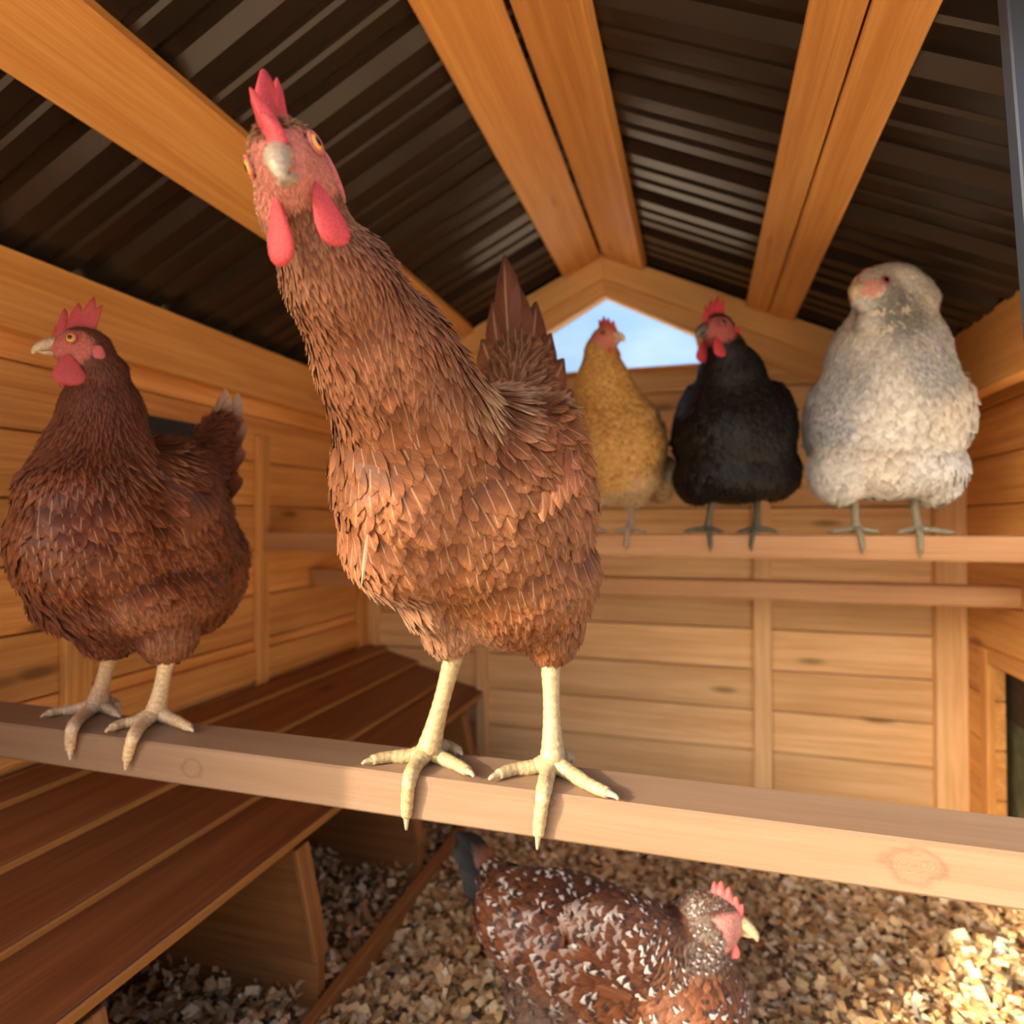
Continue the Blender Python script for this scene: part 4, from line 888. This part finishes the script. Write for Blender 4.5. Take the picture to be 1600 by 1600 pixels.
# ------------------------------------------------------------------ the speckled hen on the litter
base = P(945, 1640, .72); base[2] = 0.02
hd = Head(P(1122, 1428, .672), cdir(.86, -.30, -.32), cdir(.25, .95, -.1), 0.0185)
prims = [E(925, 1482, .72, 190, 92, .078, -22), E(1065, 1545, .69, 96, 96, .080), CN((1068, 1500, .685, 82), (1105, 1440, .675, 48)), E(930, 1570, .73, 130, 78, .075, -10), CN((830, 1430, .74, 66), (785, 1385, .76, 34)), E(1000, 1480, .66, 120, 70, .03, -24), E(960, 1625, .74, 60, 50, .04), E(860, 1545, .74, 70, 60, .05)]
pal = {'h': ((.22, .17, .13), (.62, .60, .56)), 'n': ((.18, .07, .03), (.60, .57, .52)), 'b': ((.28, .10, .035), (.66, .62, .56)), 'k': ((.13, .042, .018), (.76, .72, .64)), 'w': ((.20, .065, .022), (.64, .61, .56)), 'f': ((.20, .12, .08), (.36, .30, .25))}
an = AN(pal, [(1105, 1392, .665, (-.8, .1, .4), 6, 3, 'h', .06), (1085, 1430, .65, (-.6, -.7, .2), 10, 4, 'h', .08), (1110, 1475, .64, (-.2, -1, .1), 10, 5, 'h', .08), (1050, 1430, .66, (-.7, -.5, .3), 18, 6, 'n', .06), (1060, 1480, .62, (-.5, -.8, .2), 22, 6, 'n', .06), (1110, 1560, .63, (-.2, -1, .1), 16, 10, 'b', .07), (1140, 1560, .68, (0, -1, .2), 14, 9, 'b', .07), (960, 1430, .68, (-.9, .3, .2), 20, 12, 'k', .07), (980, 1500, .63, (-.9, .2, .1), 24, 13, 'k', .07), (880, 1410, .70, (-.9, .3, .2), 22, 11, 'k', .07), (900, 1500, .64, (-.9, .35, .1), 30, 14, 'w', .06), (800, 1420, .71, (-.7, .6, .2), 26, 11, 'w', .07), (860, 1570, .68, (-.6, -.5, .2), 22, 12, 'f', .12), (1000, 1590, .65, (-.6, -.6, .1), 20, 11, 'b', .08), (940, 1560, .80, (-.9, .1, .3), 24, 12, 'k', .07)])
def speckle(B, col, tip, rnd):
    wt = (rnd > .70)[:, None]; return col, np.where(wt, tip, col * .9)
h6, b6 = make_hen('hen', 'speckled mahogany and white hen walking on the litter below the perch', base, prims, hd, an,
    dict(red=(.66, .14, .13), horn=(.62, .45, .22), tip=(.74, .58, .34), comb=.95, points=6, comb_th=.5, wattle=1.1, wattle_w=1.1, iris=(.40, .13, .04), skin=(.60, .25, .2), lobe_col=(.62, .2, .18), beak=1.0), 'f_speck', voxel=.0045, nparts=120, skin=(.68, .30, .24), under=(.10, .04, .02), cand=90000, dens=1.0, tint=(.84, .80, .80), tipfn=speckle)
for (bx, by, bd, tx, ty, td, W, c_) in ((775, 1385, .76, 712, 1298, .80, .042, (.010, .009, .008)), (785, 1400, .75, 718, 1325, .79, .042, (.010, .009, .008)), (780, 1415, .745, 728, 1350, .78, .042, (.010, .009, .008)), (790, 1430, .74, 740, 1385, .775, .042, (.010, .009, .008)), (790, 1380, .76, 735, 1315, .79, .028, (.16, .055, .022)), (805, 1390, .75, 752, 1345, .78, .030, (.18, .06, .024)), (800, 1450, .735, 750, 1425, .77, .042, (.02, .018, .018))):
    big_feather('tail_feather', h6, b6, P(bx, by, bd), P(tx, ty, td), cdir(.2, .5, -1), W, c_, (.022, .020, .018), 'f_black')
for k in range(6):
    big_feather('wing_feather', h6, b6, P(985 - k * 8, 1560 - k * 14, .635 + k * .004), P(822 - k * 4, 1490 - k * 12, .665 + k * .006), cdir(-.1, .3, -1), .026, (.26 - k * .015, .085, .026), (.30, .11, .04), 'f_soft', .04)
for (hx, hy, sd_) in ((935, 1640, .70), (975, 1650, .74)):
    hk = P(hx, hy, sd_); an_ = hk.copy(); an_[2] = .032; f_ = nrm(np.array([hd.f[0], hd.f[1], 0])); s_ = np.array([-f_[1], f_[0], 0])
    leg(h6, b6, hk, an_, [[an_, an_ + f_ * .025 + s_ * k * .015 + DN * .006, an_ + f_ * .048 + s_ * k * .034 + DN * .010] for k in (-1, 0, 1)] + [[an_, an_ - f_ * .012 + DN * .004, an_ - f_ * .024 + DN * .009]], .0068, (.60, .46, .26))

# ------------------------------------------------------------------ wood-shaving litter
def shavings(name, n, area, zoff, smin, smax, pale):
    x0, x1, y0, y1 = area
    X = rng.uniform(x0, x1, n); Y = rng.uniform(y0, y1, n)
    L = rng.uniform(smin, smax, n); W = L * rng.uniform(.35, .8, n)
    a = rng.uniform(0, 2 * math.pi, n); tl = rng.normal(0, .45, n); rl = rng.normal(0, .5, n); cv = rng.uniform(-.9, .9, n)
    u, v = np.meshgrid(np.linspace(-.5, .5, 4), np.linspace(-.5, .5, 2), indexing='ij'); u, v = u.ravel(), v.ravel(); m = len(u)
    t = np.stack([np.cos(a) * np.cos(tl), np.sin(a) * np.cos(tl), np.sin(tl)], 1); b = np.stack([-np.sin(a), np.cos(a), np.zeros(n)], 1)
    nn = np.cross(t, b); b = b * np.cos(rl)[:, None] + nn * np.sin(rl)[:, None]; nn = np.cross(t, b)
    c = np.stack([X, Y, litter_z(X, Y) + zoff * rng.random(n)], 1)
    V = c[:, None] + t[:, None] * (u[None, :, None] * L[:, None, None]) + b[:, None] * (v[None, :, None] * W[:, None, None]) + nn[:, None] * ((u * u)[None, :, None] * (cv * L)[:, None, None])
    i = np.arange(8).reshape(4, 2); Fq = np.stack([i[:-1, 0], i[1:, 0], i[1:, 1], i[:-1, 1]], -1)
    F = (Fq[None] + (np.arange(n) * m)[:, None, None]).reshape(-1, 4)
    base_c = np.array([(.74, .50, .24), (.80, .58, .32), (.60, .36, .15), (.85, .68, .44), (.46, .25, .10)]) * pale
    col = base_c[rng.choice(5, n, p=[.34, .24, .2, .1, .12])] * rng.uniform(.75, 1.15, (n, 1))
    o = link(name, mesh(name, V.reshape(-1, 3), F, 'shaving', False, {'col': ('FLOAT_COLOR', np.repeat(col, m, 0).clip(0, .9))})); o['kind'] = 'stuff'; return o
prop(shavings('wood_shavings', 26000, (-0.43, XR - .005, 0.30, YB - .01), .022, .007, .019, 1.0), 'loose bed of pale tan wood shavings covering the coop floor', 'wood shavings')
prop(shavings('nest_shavings', 7000, (XL + .02, -0.45, 0.25, YB - .01), .045, .007, .018, .9), 'wood shavings heaped inside the nest boxes', 'wood shavings')

for (x_, y_, n_, rr_) in ((1555, 1515, 420, .045), (1550, 1592, 300, .04)):  # extra chips, paled in colour to stand for a sunlit patch of litter
    c_ = Pz(x_, y_, .03); o = shavings('sun_tinted_shavings', n_, (c_[0] - rr_, min(c_[0] + rr_, XR - .012), c_[1] - rr_ * .7, c_[1] + rr_ * .7), .045, .008, .020, 1.45)
    prop(o, 'heap of wood shavings coloured near-white as if sunlit, %s lower right corner' % ('just above the' if y_ < 1560 else 'in the'), 'wood shavings')
